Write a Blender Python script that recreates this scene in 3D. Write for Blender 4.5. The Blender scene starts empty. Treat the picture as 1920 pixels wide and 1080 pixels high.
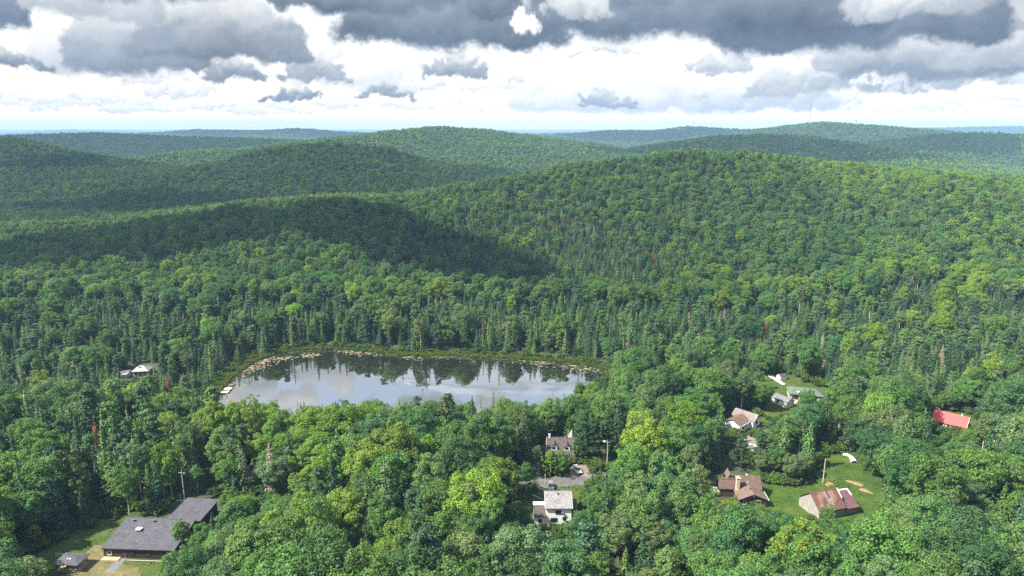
import bpy, bmesh, math, random
import numpy as np
from mathutils import Vector, Matrix, Euler

R = math.radians
sc = bpy.context.scene
COL = sc.collection
rng = np.random.default_rng(7)
random.seed(7)

# ------------------------------------------------------------------ camera
EYE = 110.0                      # metres above the ground round the houses
PITCH = R(13.2)
cam_d = bpy.data.cameras.new('camera')
cam_d.sensor_width = 36.0
cam_d.lens = 24.0
cam_d.clip_start = 1.0
cam_d.clip_end = 80000.0
cam = bpy.data.objects.new('camera', cam_d)
cam.location = (0, 0, EYE)
cam.rotation_euler = (R(90) - PITCH, 0, 0)
COL.objects.link(cam)
sc.camera = cam

# ------------------------------------------------------------------ sun and exposure
SUN_AZ, SUN_EL = R(-107), R(49)   # high on the left
SUN = Vector((math.sin(SUN_AZ) * math.cos(SUN_EL), math.cos(SUN_AZ) * math.cos(SUN_EL), math.sin(SUN_EL)))
sun_d = bpy.data.lights.new('sun', 'SUN')
sun_d.energy = 4.3
sun_d.angle = R(0.53)
sun_d.color = (1.0, 0.92, 0.78)
sun = bpy.data.objects.new('sun', sun_d)
sun.rotation_euler = (-SUN).to_track_quat('-Z', 'Y').to_euler()
sun.location = SUN * 3000
COL.objects.link(sun)
sc.view_settings.view_transform = 'Standard'
sc.view_settings.look = 'None'
sc.view_settings.gamma = 1.0
sc.view_settings.exposure = EXPOSURE = 1.95
sc.view_settings.use_curve_mapping = False
sc.cycles.max_bounces = 6
sc.cycles.diffuse_bounces = 2
sc.cycles.glossy_bounces = 2
sc.cycles.transmission_bounces = 3
sc.cycles.volume_bounces = 0
sc.cycles.transparent_max_bounces = 4
sc.cycles.use_denoising = False
sc.cycles.sample_clamp_indirect = 6.0


# ------------------------------------------------------------------ node helper
class NT:
    def __init__(self, tree):
        self.t = tree
        tree.nodes.clear()

    def n(self, kind, inputs=None, **props):
        nd = self.t.nodes.new(kind)
        for k, v in props.items():
            setattr(nd, k, v)
        for k, v in (inputs or {}).items():
            self.put(nd.inputs[k], v)
        return nd

    def put(self, sock, v):
        if isinstance(v, bpy.types.NodeSocket):
            self.t.links.new(v, sock)
        else:
            sock.default_value = v

    def m(self, op, a, b=None, c=None, clamp=False):
        nd = self.t.nodes.new('ShaderNodeMath')
        nd.operation = op
        nd.use_clamp = clamp
        for i, v in enumerate((a, b, c)):
            if v is not None:
                self.put(nd.inputs[i], v)
        return nd.outputs[0]

    def v(self, op, a, b=None, scale=None):
        nd = self.t.nodes.new('ShaderNodeVectorMath')
        nd.operation = op
        self.put(nd.inputs[0], a)
        if b is not None:
            self.put(nd.inputs[1], b)
        if scale is not None:
            self.put(nd.inputs[3], scale)
        return nd.outputs[1] if op in ('DOT_PRODUCT', 'LENGTH', 'DISTANCE') else nd.outputs[0]

    def mix(self, f, a, b, blend='MIX'):
        nd = self.t.nodes.new('ShaderNodeMix')
        nd.data_type = 'RGBA'
        nd.blend_type = blend
        self.put(nd.inputs[0], f)
        self.put(nd.inputs[6], a)
        self.put(nd.inputs[7], b)
        return nd.outputs[2]

    def smooth(self, x, lo, hi, a=0.0, b=1.0):
        nd = self.t.nodes.new('ShaderNodeMapRange')
        nd.interpolation_type = 'SMOOTHSTEP'
        for i, v in enumerate((x, lo, hi, a, b)):
            self.put(nd.inputs[i], v)
        return nd.outputs[0]

    def ramp(self, f, stops, interp='LINEAR'):
        nd = self.t.nodes.new('ShaderNodeValToRGB')
        nd.color_ramp.interpolation = interp
        el = nd.color_ramp.elements
        while len(el) < len(stops):
            el.new(0.5)
        for e, (p, c) in zip(el, stops):
            e.position = p
            e.color = (*c, 1)
        self.put(nd.inputs[0], f)
        return nd.outputs[0]

    def noise(self, vec, scale, detail=4.0, rough=0.55, dist=0.0, lac=2.0):
        nd = self.t.nodes.new('ShaderNodeTexNoise')
        self.put(nd.inputs['Vector'], vec)
        nd.inputs['Scale'].default_value = scale
        nd.inputs['Detail'].default_value = detail
        nd.inputs['Roughness'].default_value = rough
        nd.inputs['Lacunarity'].default_value = lac
        nd.inputs['Distortion'].default_value = dist
        return nd.outputs[0]


def srgb(r, g, b):
    f = lambda c: (c / 255 / 12.92) if c <= 10 else ((c / 255 + 0.055) / 1.055) ** 2.4
    return (f(r), f(g), f(b))


# ------------------------------------------------------------------ world: Nishita sky with cumulus
world = bpy.data.worlds.new('World')
sc.world = world
world.use_nodes = True
SKY_STRENGTH = 0.12
SKY_WHITE = 1.18                  # sunlit cloud and bright air lie above the film's white




def sstep(x, a, b):
    t = np.clip((np.asarray(x, float) - a) / (b - a), 0, 1)
    return t * t * (3 - 2 * t)


# ------------------------------------------------------------------ cumulus field (computed here, no file is read)
_ng = {}


def lattice(a, e, freq, seed):
    """smooth lattice noise on (azimuth, elevation); azimuth wraps round the horizon"""
    per = max(4, int(round(freq)))
    if seed not in _ng:
        _ng[seed] = np.random.default_rng(seed).random((1024, 1024)).astype(np.float32)
    g = _ng[seed]
    fx = (a / (2 * np.pi) + 0.5) * per
    fy = e / (2 * np.pi) * per + 300
    ix, iy = np.floor(fx).astype(np.int32), np.floor(fy).astype(np.int32)
    tx, ty = (fx - ix).astype(np.float32), (fy - iy).astype(np.float32)
    tx = tx * tx * tx * (tx * (tx * 6 - 15) + 10); ty = ty * ty * ty * (ty * (ty * 6 - 15) + 10)
    x0, x1 = ix % per % 1024, (ix + 1) % per % 1024
    y0, y1 = iy % 1024, (iy + 1) % 1024
    return (g[x0, y0] * (1 - tx) + g[x1, y0] * tx) * (1 - ty) + (g[x0, y1] * (1 - tx) + g[x1, y1] * tx) * ty


def sky_fbm(a, e, freq, seed, octs, gain=0.55):
    s, amp, tot = 0.0, 1.0, 0.0
    for o in range(octs):
        s = s + amp * lattice(a + 0.37 * o, e + 0.11 * o, freq * 2.03 ** o, seed + o)
        tot += amp
        amp *= gain
    return s / tot - 0.5


def cumulus_list():
    """azimuth, elevation of the flat base, half width, height (radians), darkness of the base, heads"""
    r = np.random.default_rng(42)

    def q(u, v, hw, h, tone, n=60):
        return (math.atan((u - 960) / 1280.0), math.atan((540 - v) / 1280.0) - PITCH, hw / 1280.0 * 0.86, h / 1280.0, tone, n)
    L = []
    for _ in range(760):        # all round the horizon, and overhead
        e = R(r.uniform(1.5, 9)) if r.random() < 0.5 else R(90 * r.random() ** 1.6)
        a = r.uniform(-math.pi, math.pi)
        if abs(a) < 0.68 and e < R(11):
            continue
        s = 0.03 + 0.20 * min(1.0, e / R(25))
        st = 1.0 / max(0.25, math.cos(e))
        L.append((a, e, s * r.uniform(0.6, 1.5) * st, s * r.uniform(0.3, 0.6), r.uniform(0.05, 0.55), 36))
    for _ in range(70):         # far small ones low over the hills
        L.append(q(r.uniform(-100, 2020), r.uniform(196, 216), r.uniform(15, 60), r.uniform(6, 20), r.uniform(0.08, 0.30), 26))
    for _ in range(26):
        L.append(q(r.uniform(900, 1560), r.uniform(150, 208), r.uniform(35, 90), r.uniform(25, 60), r.uniform(0.08, 0.32), 50))
    for _ in range(16):
        L.append(q(r.uniform(100, 920), r.uniform(120, 190), r.uniform(35, 90), r.uniform(20, 50), r.uniform(0.05, 0.25), 50))
    L += [q(*t) for t in [
        (1100, 205, 150, 100, 0.22, 110), (1290, 207, 140, 110, 0.28, 110), (1420, 210, 120, 80, 0.40, 90), (1125, 200, 60, 34, 0.75, 50), (1330, 138, 60, 36, 0.5, 50),
        (680, 158, 130, 70, 0.15, 110), (570, 110, 90, 70, 0.12, 90), (100, 150, 60, 80, 0.10, 80), (200, 150, 70, 120, 0.35, 90),
        (1560, 186, 170, 60, 0.55, 110), (1750, 178, 220, 54, 0.60, 120), (1640, 176, 60, 24, 0.15, 50), (1905, 175, 110, 40, 0.25, 70),
        (455, 162, 50, 36, 0.8, 50), (600, 152, 66, 46, 0.75, 60), (560, 190, 62, 26, 0.95, 60), (730, 184, 62, 28, 0.85, 50), (860, 142, 70, 44, 0.75, 60), (800, 170, 50, 26, 0.3, 50),
        (290, 148, 105, 100, 0.82, 120), (30, 158, 85, 34, 0.95, 60), (450, 123, 150, 95, 0.85, 150), (5, 86, 62, 80, 1.0, 70), (225, 60, 110, 80, 0.55, 90),
        (1850, 160, 240, 140, 0.80, 170), (1690, 150, 170, 80, 0.62, 110), (1120, 100, 70, 20, 0.4, 40),
        (560, 26, 330, 110, 0.80, 170), (830, 84, 190, 130, 0.95, 170), (1560, 104, 220, 170, 0.95, 200), (1290, 72, 320, 170, 0.95, 240), (960, 10, 300, 120, 0.85, 170), (1790, 50, 200, 130, 0.45, 160),
        (760, 30, 240, 110, 0.92, 150), (985, 62, 26, 44, 0.05, 40), (1075, 30, 60, 50, 0.5, 50), (1640, 60, 70, 50, 0.6, 50)]]
    return L


def cumulus(W, a1, e1):
    """paint every cloud head by head: rounded, lit from above and the left, on a flat dull base"""
    H = len(e1)
    col = np.zeros((H, W, 3), np.float32)
    alp = np.zeros((H, W), np.float32)
    da = a1[1] - a1[0]
    white = np.array(srgb(255, 255, 252)); grey = np.array(srgb(214, 219, 224)); dark = np.array(srgb(88, 106, 130)); mid = np.array(srgb(152, 164, 178))
    r = np.random.default_rng(9)
    for (ca, ce, hw, hh, tone, n) in cumulus_list():
        xs = r.uniform(-1, 1, n)
        top = (1 - xs * xs) ** 0.6 * r.uniform(0.55, 1.0, n)
        ys = r.random(n) ** 0.8 * top
        rad = hh * (0.13 + 0.20 * r.random(n)) * (0.55 + 0.6 * (1 - np.abs(xs)))
        order = np.argsort(-ys + 0.25 * r.random(n))            # the high heads stand behind the low ones
        low = np.array([(1 - tone) * g + tone * d for g, d in zip(grey, dark)])
        half = np.array([(1 - tone) * g + tone * d for g, d in zip(np.array(srgb(240, 242, 243)), mid)])
        for k in order:
            pa, pe, pr = ca + xs[k] * hw, ce + ys[k] * hh + rad[k] * 0.35, rad[k]
            sx = pr * 1.35
            r0, r1 = np.searchsorted(e1, (pe - pr, pe + pr))
            if r1 - r0 < 1:
                continue
            c0, c1 = int((pa - sx - a1[0]) / da), int((pa + sx - a1[0]) / da) + 1
            ci = np.arange(c0, c1)
            dx = (a1[0] + ci * da - pa)[None, :] / sx
            dy = (e1[r0:r1, None] - pe) / pr
            ci = ci % W
            rr = dx * dx + dy * dy
            below = (e1[r0:r1, None] - ce) / (0.10 * hh)
            al = np.clip((1 - rr) * (1.9 - 0.9 * tone), 0, 1) * np.clip(below * 0.5 + 0.6, 0, 1)
            nz = np.sqrt(np.maximum(0, 1 - rr))
            t = np.clip((e1[r0:r1, None] - ce) / (hh * 1.1), 0, 1)
            lit = 0.78 * t ** 1.1 + (0.34 - 0.20 * tone) * (0.80 * dy - 0.42 * dx + 0.25 * nz) + 0.12 + 0.46 * (1 - tone) - 0.10 * tone
            lit = np.clip(lit, 0, 1)[..., None]
            c = np.where(lit < 0.5, low + (half - low) * lit * 2, half + (white - half) * (lit - 0.5) * 2)
            rim = np.clip((rr - 0.55) * 2.2, 0, 1)[..., None] * t[..., None] * (0.55 - 0.35 * tone)
            c = c + (white - c) * rim
            w = al[..., None].astype(np.float32)
            rows = np.arange(r0, r1)[:, None]
            col[rows, ci[None, :]] = col[rows, ci[None, :]] * (1 - w) + c * w
            alp[rows, ci[None, :]] = alp[rows, ci[None, :]] * (1 - w[..., 0]) + w[..., 0]
    # fray the heads with turbulence, and mottle the thick decks
    A, E = np.meshgrid(a1.astype(np.float32), e1.astype(np.float32))
    wa = 0.034 * sky_fbm(A, E * 1.2, 150, 900, 6, 0.70) + 0.022 * sky_fbm(A, E * 1.2, 40, 960, 3)
    we = 0.030 * sky_fbm(A, E * 1.2, 150, 930, 6, 0.70) + 0.012 * sky_fbm(A, E * 1.2, 40, 990, 3)
    X = (A + wa - a1[0]) / da
    Y = np.interp(np.maximum(E + we * sstep(E, 0, R(3)), 0), e1, np.arange(H))
    x0, y0 = np.floor(X).astype(int), np.clip(np.floor(Y).astype(int), 0, H - 2)
    fx, fy = (X - x0)[..., None].astype(np.float32), (Y - y0)[..., None].astype(np.float32)
    full = np.concatenate([col, alp[..., None]], -1)
    full = (full[y0, x0 % W] * (1 - fx) + full[y0, (x0 + 1) % W] * fx) * (1 - fy) + (full[y0 + 1, x0 % W] * (1 - fx) + full[y0 + 1, (x0 + 1) % W] * fx) * fy
    mott = 1 + 1.1 * sky_fbm(A, E * 1.7, 52, 1240, 6) + 0.35 * sky_fbm(A, E * 1.3, 260, 1200, 3)
    lum = full[..., :3].mean(-1, keepdims=True)
    k = np.clip(1 - lum * 1.3, 0, 1)
    full[..., :3] *= 1 + (mott[..., None] - 1) * k
    full[..., :3] *= 1 + (SKY_WHITE - 1) * np.clip(lum, 0, 1) ** 2
    return full


def build_world():
    w = NT(world.node_tree)
    d = w.n('ShaderNodeTexCoord').outputs['Generated']
    sky = w.n('ShaderNodeTexSky', sky_type='NISHITA', sun_disc=False)
    sky.sun_elevation = SUN_EL
    sky.sun_rotation = SUN_AZ
    sky.altitude = 300
    sky.air_density = 1.0
    sky.dust_density = 2.0
    # the cumulus field, worked out over the whole sky: azimuth across, square root of elevation upwards
    W, H = 4608, 440
    rows = (np.arange(H) + 0.5) / H
    e1 = rows ** 2 * (math.pi / 2)
    a1 = ((np.arange(W) + 0.5) / W - 0.5) * 2 * math.pi
    px = cumulus(W, a1, e1)

    def img(name, arr):
        im = bpy.data.images.new(name, W, H, alpha=False, float_buffer=True)
        im.colorspace_settings.name = 'Non-Color'
        full = np.ones((H, W, 4), np.float32)
        full[..., :3] = arr
        im.pixels.foreach_set(full.ravel())
        im.update()
        im.pack()
        return im
    i_col = img('cumulus_light', px[..., :3])
    i_cov = img('cumulus_cover', np.repeat(px[..., 3:], 3, 2))
    sep = w.n('ShaderNodeSeparateXYZ', {0: d})
    az = w.m('ARCTAN2', sep.outputs[0], sep.outputs[1])
    el = w.m('ARCSINE', sep.outputs[2])
    uv = w.n('ShaderNodeCombineXYZ', {0: w.m('ADD', w.m('DIVIDE', az, 2 * math.pi), 0.5),
                                      1: w.m('SQRT', w.m('DIVIDE', w.m('MAXIMUM', el, 0.0), math.pi / 2))}).outputs[0]
    tl = w.n('ShaderNodeTexImage', {'Vector': uv}, image=i_col, extension='EXTEND').outputs['Color']
    tv = w.n('ShaderNodeTexImage', {'Vector': uv}, image=i_cov, extension='EXTEND').outputs['Color']
    k = 1.0 / SKY_STRENGTH / (2 ** EXPOSURE)

    def c(r, g, b):
        return srgb(r, g, b)
    milk = w.v('SCALE', w.ramp(w.smooth(el, 0.0, R(14)), [(0.0, c(255, 228, 196)), (0.05, c(255, 240, 220)), (0.45, c(249, 249, 246)), (1.0, c(240, 245, 249))]), scale=w.smooth(el, 0.0, R(3.5), k * SKY_WHITE * 1.30, k * SKY_WHITE))      # bright low air
    clear = w.mix(w.smooth(el, R(6), R(35), 0.94, 0.40), sky.outputs[0], milk)
    cov = w.n('ShaderNodeSeparateColor', {0: tv}).outputs[0]
    col = w.v('ADD', w.v('SCALE', clear, scale=w.m('SUBTRACT', 1.0, cov)), w.v('SCALE', tl, scale=k))
    # below the horizon: dull green earth light
    col = w.mix(w.smooth(el, R(-0.6), R(-3)), col, tuple(q * k for q in (0.06, 0.08, 0.05)) + (1,))
    bg = w.n('ShaderNodeBackground', {'Color': col, 'Strength': SKY_STRENGTH})
    w.n('ShaderNodeOutputWorld', {'Surface': bg.outputs[0]})


build_world()
world.cycles.sampling_method = 'MANUAL'
world.cycles.sample_map_resolution = 512


# ------------------------------------------------------------------ views to places
def ray(u, v):
    xn, yn = (u - 960) / 1280.0, (540 - v) / 1280.0
    return np.array([xn, math.cos(PITCH) + yn * math.sin(PITCH), yn * math.cos(PITCH) - math.sin(PITCH)])


def at(u, v, z=0.0):
    """ground point of the survey photograph at height z"""
    d = ray(u, v)
    t = (z - EYE) / d[2]
    return np.array([d[0] * t, d[1] * t, z])


def at_y(u, v, y):
    d = ray(u, v)
    t = y / d[1]
    return np.array([d[0] * t, y, EYE + d[2] * t])


def proj(p):
    """world points (n,3) -> pixel u, v and depth"""
    p = np.atleast_2d(p)
    q = p - np.array([0, 0, EYE])
    dep = q[:, 1] * math.cos(PITCH) - q[:, 2] * math.sin(PITCH)
    up = q[:, 1] * math.sin(PITCH) + q[:, 2] * math.cos(PITCH)
    dep = np.maximum(dep, 1e-3)
    return 960 + 1280 * q[:, 0] / dep, 540 - 1280 * up / dep, dep


# ------------------------------------------------------------------ numpy noise and terrain
_grids = {}


def vnoise(x, y, scale, seed):
    if seed not in _grids:
        _grids[seed] = np.random.default_rng(seed).random((256, 256))
    g = _grids[seed]
    fx, fy = np.asarray(x) / scale, np.asarray(y) / scale
    ix, iy = np.floor(fx).astype(int), np.floor(fy).astype(int)
    tx, ty = fx - ix, fy - iy
    tx, ty = tx * tx * (3 - 2 * tx), ty * ty * (3 - 2 * ty)
    a = g[ix % 256, iy % 256]; b = g[(ix + 1) % 256, iy % 256]
    c = g[ix % 256, (iy + 1) % 256]; d = g[(ix + 1) % 256, (iy + 1) % 256]
    return (a * (1 - tx) + b * tx) * (1 - ty) + (c * (1 - tx) + d * tx) * ty


def fbm(x, y, scale, seed, octs=4):
    s, amp, tot = 0, 1.0, 0
    for o in range(octs):
        s = s + amp * vnoise(x, y, scale / 2 ** o, seed + o * 17)
        tot += amp
        amp *= 0.5
    return s / tot - 0.5


TREE_H = 12.0
RIDGES = [  # crest seen at (u, v) standing y metres off; half width, sharpness
    ([(-350, 560, 520), (0, 480, 560), (140, 444, 600), (325, 407, 640), (450, 379, 660), (560, 368, 680), (700, 372, 700), (800, 368, 720),
      (880, 344, 740), (1000, 324, 760), (1100, 302, 780), (1280, 280, 800), (1400, 282, 800), (1550, 299, 780), (1700, 315, 760), (1920, 333, 740), (2300, 350, 720)], 450, 'even'),
    ([(-250, 470, 950), (0, 420, 1000), (150, 345, 1100), (300, 323, 1150), (400, 306, 1200), (500, 277, 1250), (620, 264, 1280), (720, 276, 1280), (800, 309, 1250), (870, 345, 1200)], 430),
    ([(-300, 236, 1550), (0, 256, 1500), (60, 270, 1450), (130, 290, 1400), (200, 315, 1350)], 420),
    ([(470, 278, 1900), (560, 263, 1900), (640, 256, 1950), (740, 243, 2000), (820, 236, 2000), (900, 241, 2000), (980, 251, 1950), (1080, 264, 1900), (1180, 284, 1850)], 560),
    ([(-200, 262, 2700), (35, 252, 2700), (180, 248, 2800), (330, 255, 2800), (450, 258, 2800), (560, 263, 2700)], 700),
    ([(150, 257, 5000), (300, 248, 5000), (370, 243, 5000), (500, 245, 5200), (560, 241, 5000), (640, 247, 5200), (720, 252, 5200)], 1200),
    ([(20, 252, 12000), (70, 249, 12000), (130, 243, 12000), (240, 247, 12000), (330, 251, 12000)], 2200),
    ([(960, 253, 4200), (1080, 250, 4300), (1150, 244, 4300), (1220, 245, 4300), (1290, 237, 4300), (1370, 242, 4300), (1450, 244, 4300)], 1000),
    ([(1000, 249, 13000), (1060, 247, 13000), (1110, 250, 13000)], 1500),
    ([(1340, 264, 3000), (1440, 239, 3000), (1540, 228, 3000), (1640, 234, 3000), (1720, 241, 3000), (1800, 248, 3000)], 750),
    ([(1180, 286, 1700), (1280, 263, 1750), (1350, 253, 1800), (1420, 251, 1800), (1500, 253, 1800), (1580, 263, 1750), (1700, 288, 1650)], 430),
    ([(1650, 278, 2300), (1750, 251, 2300), (1850, 248, 2300), (1920, 251, 2300), (2100, 244, 2300)], 560),
    ([(1600, 245, 7500), (1750, 240, 7500), (1920, 237, 7500), (2100, 236, 7500)], 1800),
]
RIDGE_W = []
for pts, wd, *form in RIDGES:
    c = np.array([at_y(*p) for p in pts])
    c[:, 2] -= TREE_H
    RIDGE_W.append((c, wd, bool(form)))

LAKE_Z = -6.0
LAKE_PX = [(398, 752), (412, 735), (432, 712), (458, 692), (490, 673), (530, 662), (585, 656), (640, 655), (700, 661), (760, 668), (820, 668), (880, 670),
           (940, 673), (1000, 676), (1060, 680), (1105, 687), (1140, 697), (1138, 706), (1110, 722), (1085, 750), (1060, 775), (1000, 792), (930, 800), (860, 800),
           (760, 795), (660, 790), (560, 785), (480, 778), (420, 768)]
LAKE = np.array([at(u, v, LAKE_Z)[:2] for u, v in LAKE_PX])


def smooth_poly(p, it=2):
    for _ in range(it):
        q = np.roll(p, -1, axis=0)
        p = np.stack([0.75 * p + 0.25 * q, 0.25 * p + 0.75 * q], 1).reshape(-1, 2)
    return p


LAKE = smooth_poly(LAKE)


def inside(poly, x, y):
    x, y = np.asarray(x, float), np.asarray(y, float)
    r = np.zeros(x.shape, bool)
    n = len(poly)
    for i in range(n):
        x1, y1 = poly[i]
        x2, y2 = poly[(i + 1) % n]
        if y1 == y2:
            continue
        c = ((y1 > y) != (y2 > y)) & (x < (x2 - x1) * (y - y1) / (y2 - y1) + x1)
        r ^= c
    return r


def seg_dist(poly, x, y, closed=True):
    x, y = np.asarray(x, float), np.asarray(y, float)
    best = np.full(x.shape, 1e9)
    n = len(poly)
    for i in range(n if closed else n - 1):
        ax, ay = poly[i][:2]
        bx, by = poly[(i + 1) % n][:2]
        dx, dy = bx - ax, by - ay
        t = np.clip(((x - ax) * dx + (y - ay) * dy) / (dx * dx + dy * dy + 1e-9), 0, 1)
        best = np.minimum(best, np.hypot(x - ax - t * dx, y - ay - t * dy))
    return best


def lake_dist(x, y):
    """signed distance to the pond's shore, negative on the water"""
    s = np.asarray(x, float)
    d = np.full(s.shape, 1e3)
    m = (np.abs(s + 20) < 200) & (np.asarray(y) > 180) & (np.asarray(y) < 450)
    if m.any():
        xx, yy = s[m], np.asarray(y, float)[m]
        dd = seg_dist(LAKE, xx, yy)
        d[m] = np.where(inside(LAKE, xx, yy), -dd, dd)
    return d


def height(x, y):
    x, y = np.asarray(x, float), np.asarray(y, float)
    shp = x.shape
    x, y = x.ravel(), y.ravel()
    far = sstep(y, 500, 3000)
    base = -5.0 * sstep(y, 214, 250) * (1 - sstep(x, 40, 80) * (1 - sstep(y, 300, 360))) + 4.0 * sstep(y, 420, 800) + fbm(x, y, 160, 3) * (2.0 + 8 * far) * sstep(y, 300, 420)
    base = base - 18.0 * sstep(y, 640, 860) * (1 - sstep(y, 1500, 2400))      # the valley behind the first hill
    acc = [base]
    for c, wd, even in RIDGE_W:
        lo, hi = c[:, :2].min(0) - wd, c[:, :2].max(0) + wd
        m = (x > lo[0]) & (x < hi[0]) & (y > lo[1]) & (y < hi[1])
        h = np.full(x.shape, -45.0)
        if m.any():
            xx, yy = x[m], y[m]
            bd = np.full(xx.shape, 1e9); bz = np.zeros(xx.shape)
            wsum = np.zeros(xx.shape); zs = np.zeros(xx.shape)
            for i in range(len(c) - 1):
                a, b = c[i], c[i + 1]
                dx, dy = b[0] - a[0], b[1] - a[1]
                t = np.clip(((xx - a[0]) * dx + (yy - a[1]) * dy) / (dx * dx + dy * dy), 0, 1)
                dd = np.hypot(xx - a[0] - t * dx, yy - a[1] - t * dy)
                wgt = 1.0 / (dd + 6.0 + 0.02 * wd) ** 3
                wsum += wgt; zs += wgt * (a[2] + t * (b[2] - a[2]))
                bd = np.minimum(bd, dd)
            zc = zs / wsum
            rough = 1 + 0.9 * fbm(xx, yy, wd * 0.55, 31, 3)
            tt = np.clip(bd / wd * (1 + (rough - 1) * sstep(bd / wd, 0.02, 0.3)), 0, 1)
            prof = 0.5 * (1 + np.cos(np.pi * tt ** 0.92))
            if even:                                     # a long even slope down to the pond
                prof = np.clip(1 - (np.sqrt(tt * tt + 0.0064) - 0.08) / 0.9232, 0, 1)
            h[m] = -24 + (zc + 24) * prof
        acc.append(h)
    acc = np.stack(acc)
    k = 5.0
    mx = acc.max(0)
    z = mx + k * np.log(np.exp((acc - mx) / k).sum(0)) - k * 0.0
    z = np.where(y < 380, np.minimum(z, base + 40) * sstep(y, 300, 380) + base * (1 - sstep(y, 300, 380)), z)
    ld = lake_dist(x, y)
    shore = LAKE_Z + 0.25 + 0.03 * np.clip(ld, 0, 60)
    f = sstep(ld, 2, 30)
    z = np.where(ld < 40, np.minimum(z, 99) * f + shore * (1 - f), z)
    z = np.where(ld < 0, LAKE_Z + 0.25 - np.minimum(2.5, -ld * 0.25), z)
    return z.reshape(shp)


def h1(x, y):
    return float(height(np.array([x]), np.array([y]))[0])


def gp(u, v, it=6):
    """the terrain point seen at (u, v)"""
    z = 0.0
    for _ in range(it):
        p = at(u, v, z)
        z = h1(p[0], p[1])
    return np.array([p[0], p[1], z])


# ------------------------------------------------------------------ mesh helpers
def np_mesh(name, verts, faces, mats=(), midx=None, smooth=False):
    verts = np.asarray(verts, np.float32)
    faces = np.asarray(faces, np.int32)
    me = bpy.data.meshes.new(name)
    k = faces.shape[1]
    me.vertices.add(len(verts)); me.vertices.foreach_set('co', verts.ravel())
    me.loops.add(faces.size); me.loops.foreach_set('vertex_index', faces.ravel())
    me.polygons.add(len(faces))
    me.polygons.foreach_set('loop_start', np.arange(0, faces.size, k, dtype=np.int32))
    me.polygons.foreach_set('loop_total', np.full(len(faces), k, np.int32))
    for m in mats:
        me.materials.append(m)
    if midx is not None:
        me.polygons.foreach_set('material_index', np.asarray(midx, np.int32))
    if smooth:
        me.polygons.foreach_set('use_smooth', np.ones(len(faces), bool))
    me.update(calc_edges=True)
    me.validate()
    return me


def link(name, me, parent=None):
    o = bpy.data.objects.new(name, me)
    COL.objects.link(o)
    if parent is not None:
        o.parent = parent
    return o


def tag(o, label=None, cat=None, group=None, kind=None):
    if label: o['label'] = label
    if cat: o['category'] = cat
    if group: o['group'] = group
    if kind: o['kind'] = kind
    return o


def mat(name):
    m = bpy.data.materials.new(name)
    m.use_nodes = True
    return m, NT(m.node_tree)


def plain(name, col, rough=0.75, var=0.25, scale=3.0, spec=0.3, metal=0.0, bump=0.0, bscale=None):
    """a weathered even material: colour with object-space mottling and fine relief"""
    m, w = mat(name)
    tc = w.n('ShaderNodeTexCoord').outputs['Object']
    nz = w.noise(tc, scale, 6, 0.65)
    f = w.smooth(nz, 0.3, 0.7, 1 - var, 1 + var)
    c = w.v('SCALE', tuple(col), scale=f)
    b = w.n('ShaderNodeBsdfPrincipled', {'Base Color': c, 'Roughness': rough, 'Metallic': metal})
    b.inputs['Specular IOR Level'].default_value = spec
    if bump:
        bn = w.n('ShaderNodeBump', {'Strength': bump, 'Distance': 0.05, 'Height': w.noise(tc, bscale or scale * 4, 4, 0.6)})
        w.put(b.inputs['Normal'], bn.outputs[0])
    w.n('ShaderNodeOutputMaterial', {'Surface': b.outputs[0]})
    return m


# ------------------------------------------------------------------ ground
def axis_steps(stops):
    out = [stops[0][0]]
    for (a, s0), (b, s1) in zip(stops[:-1], stops[1:]):
        x = a
        while x < b - 1e-6:
            s = s0 + (s1 - s0) * (x - a) / (b - a)
            x = min(x + s, b)
            out.append(x)
    return np.array(out)


def ground_mat():
    m, w = mat('forest_floor')
    g = w.n('ShaderNodeNewGeometry').outputs['Position']
    n = w.noise(g, 0.15, 8, 0.65)
    n2 = w.noise(g, 1.7, 4, 0.6)
    c = w.ramp(n, [(0.3, (0.012, 0.022, 0.008)), (0.5, (0.020, 0.036, 0.010)), (0.7, (0.036, 0.046, 0.016))])
    c = w.v('SCALE', c, scale=w.smooth(n2, 0.25, 0.75, 0.7, 1.35))
    b = w.n('ShaderNodeBsdfPrincipled', {'Base Color': c, 'Roughness': 0.9})
    bn = w.n('ShaderNodeBump', {'Strength': 0.6, 'Distance': 0.3, 'Height': n2})
    w.put(b.inputs['Normal'], bn.outputs[0])
    w.n('ShaderNodeOutputMaterial', {'Surface': b.outputs[0]})
    return m


def build_ground():
    pos = axis_steps([(0, 3.5), (180, 4.0), (420, 8), (1200, 22), (4000, 110), (12000, 600), (45000, 6000)])
    xs = np.concatenate([-pos[:0:-1], pos])
    ys = np.concatenate([axis_steps([(-2500, 600), (-200, 40), (60, 10)])[:-1],
                         axis_steps([(60, 6), (110, 3.5), (380, 3.5), (900, 9), (2400, 22), (6000, 80), (15000, 400), (48000, 6000)])])
    X, Y = np.meshgrid(xs, ys)
    Z = height(X, Y)
    nx, ny = len(xs), len(ys)
    idx = np.arange(nx * ny).reshape(ny, nx)
    f = np.stack([idx[:-1, :-1], idx[:-1, 1:], idx[1:, 1:], idx[1:, :-1]], -1).reshape(-1, 4)
    me = np_mesh('ground', np.stack([X, Y, Z], -1).reshape(-1, 3), f, [ground_mat()], smooth=True)
    o = link('ground', me)
    tag(o, 'rolling wooded ground with hills and a low pond basin', 'ground', kind='structure')
    return o


build_ground()


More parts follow.
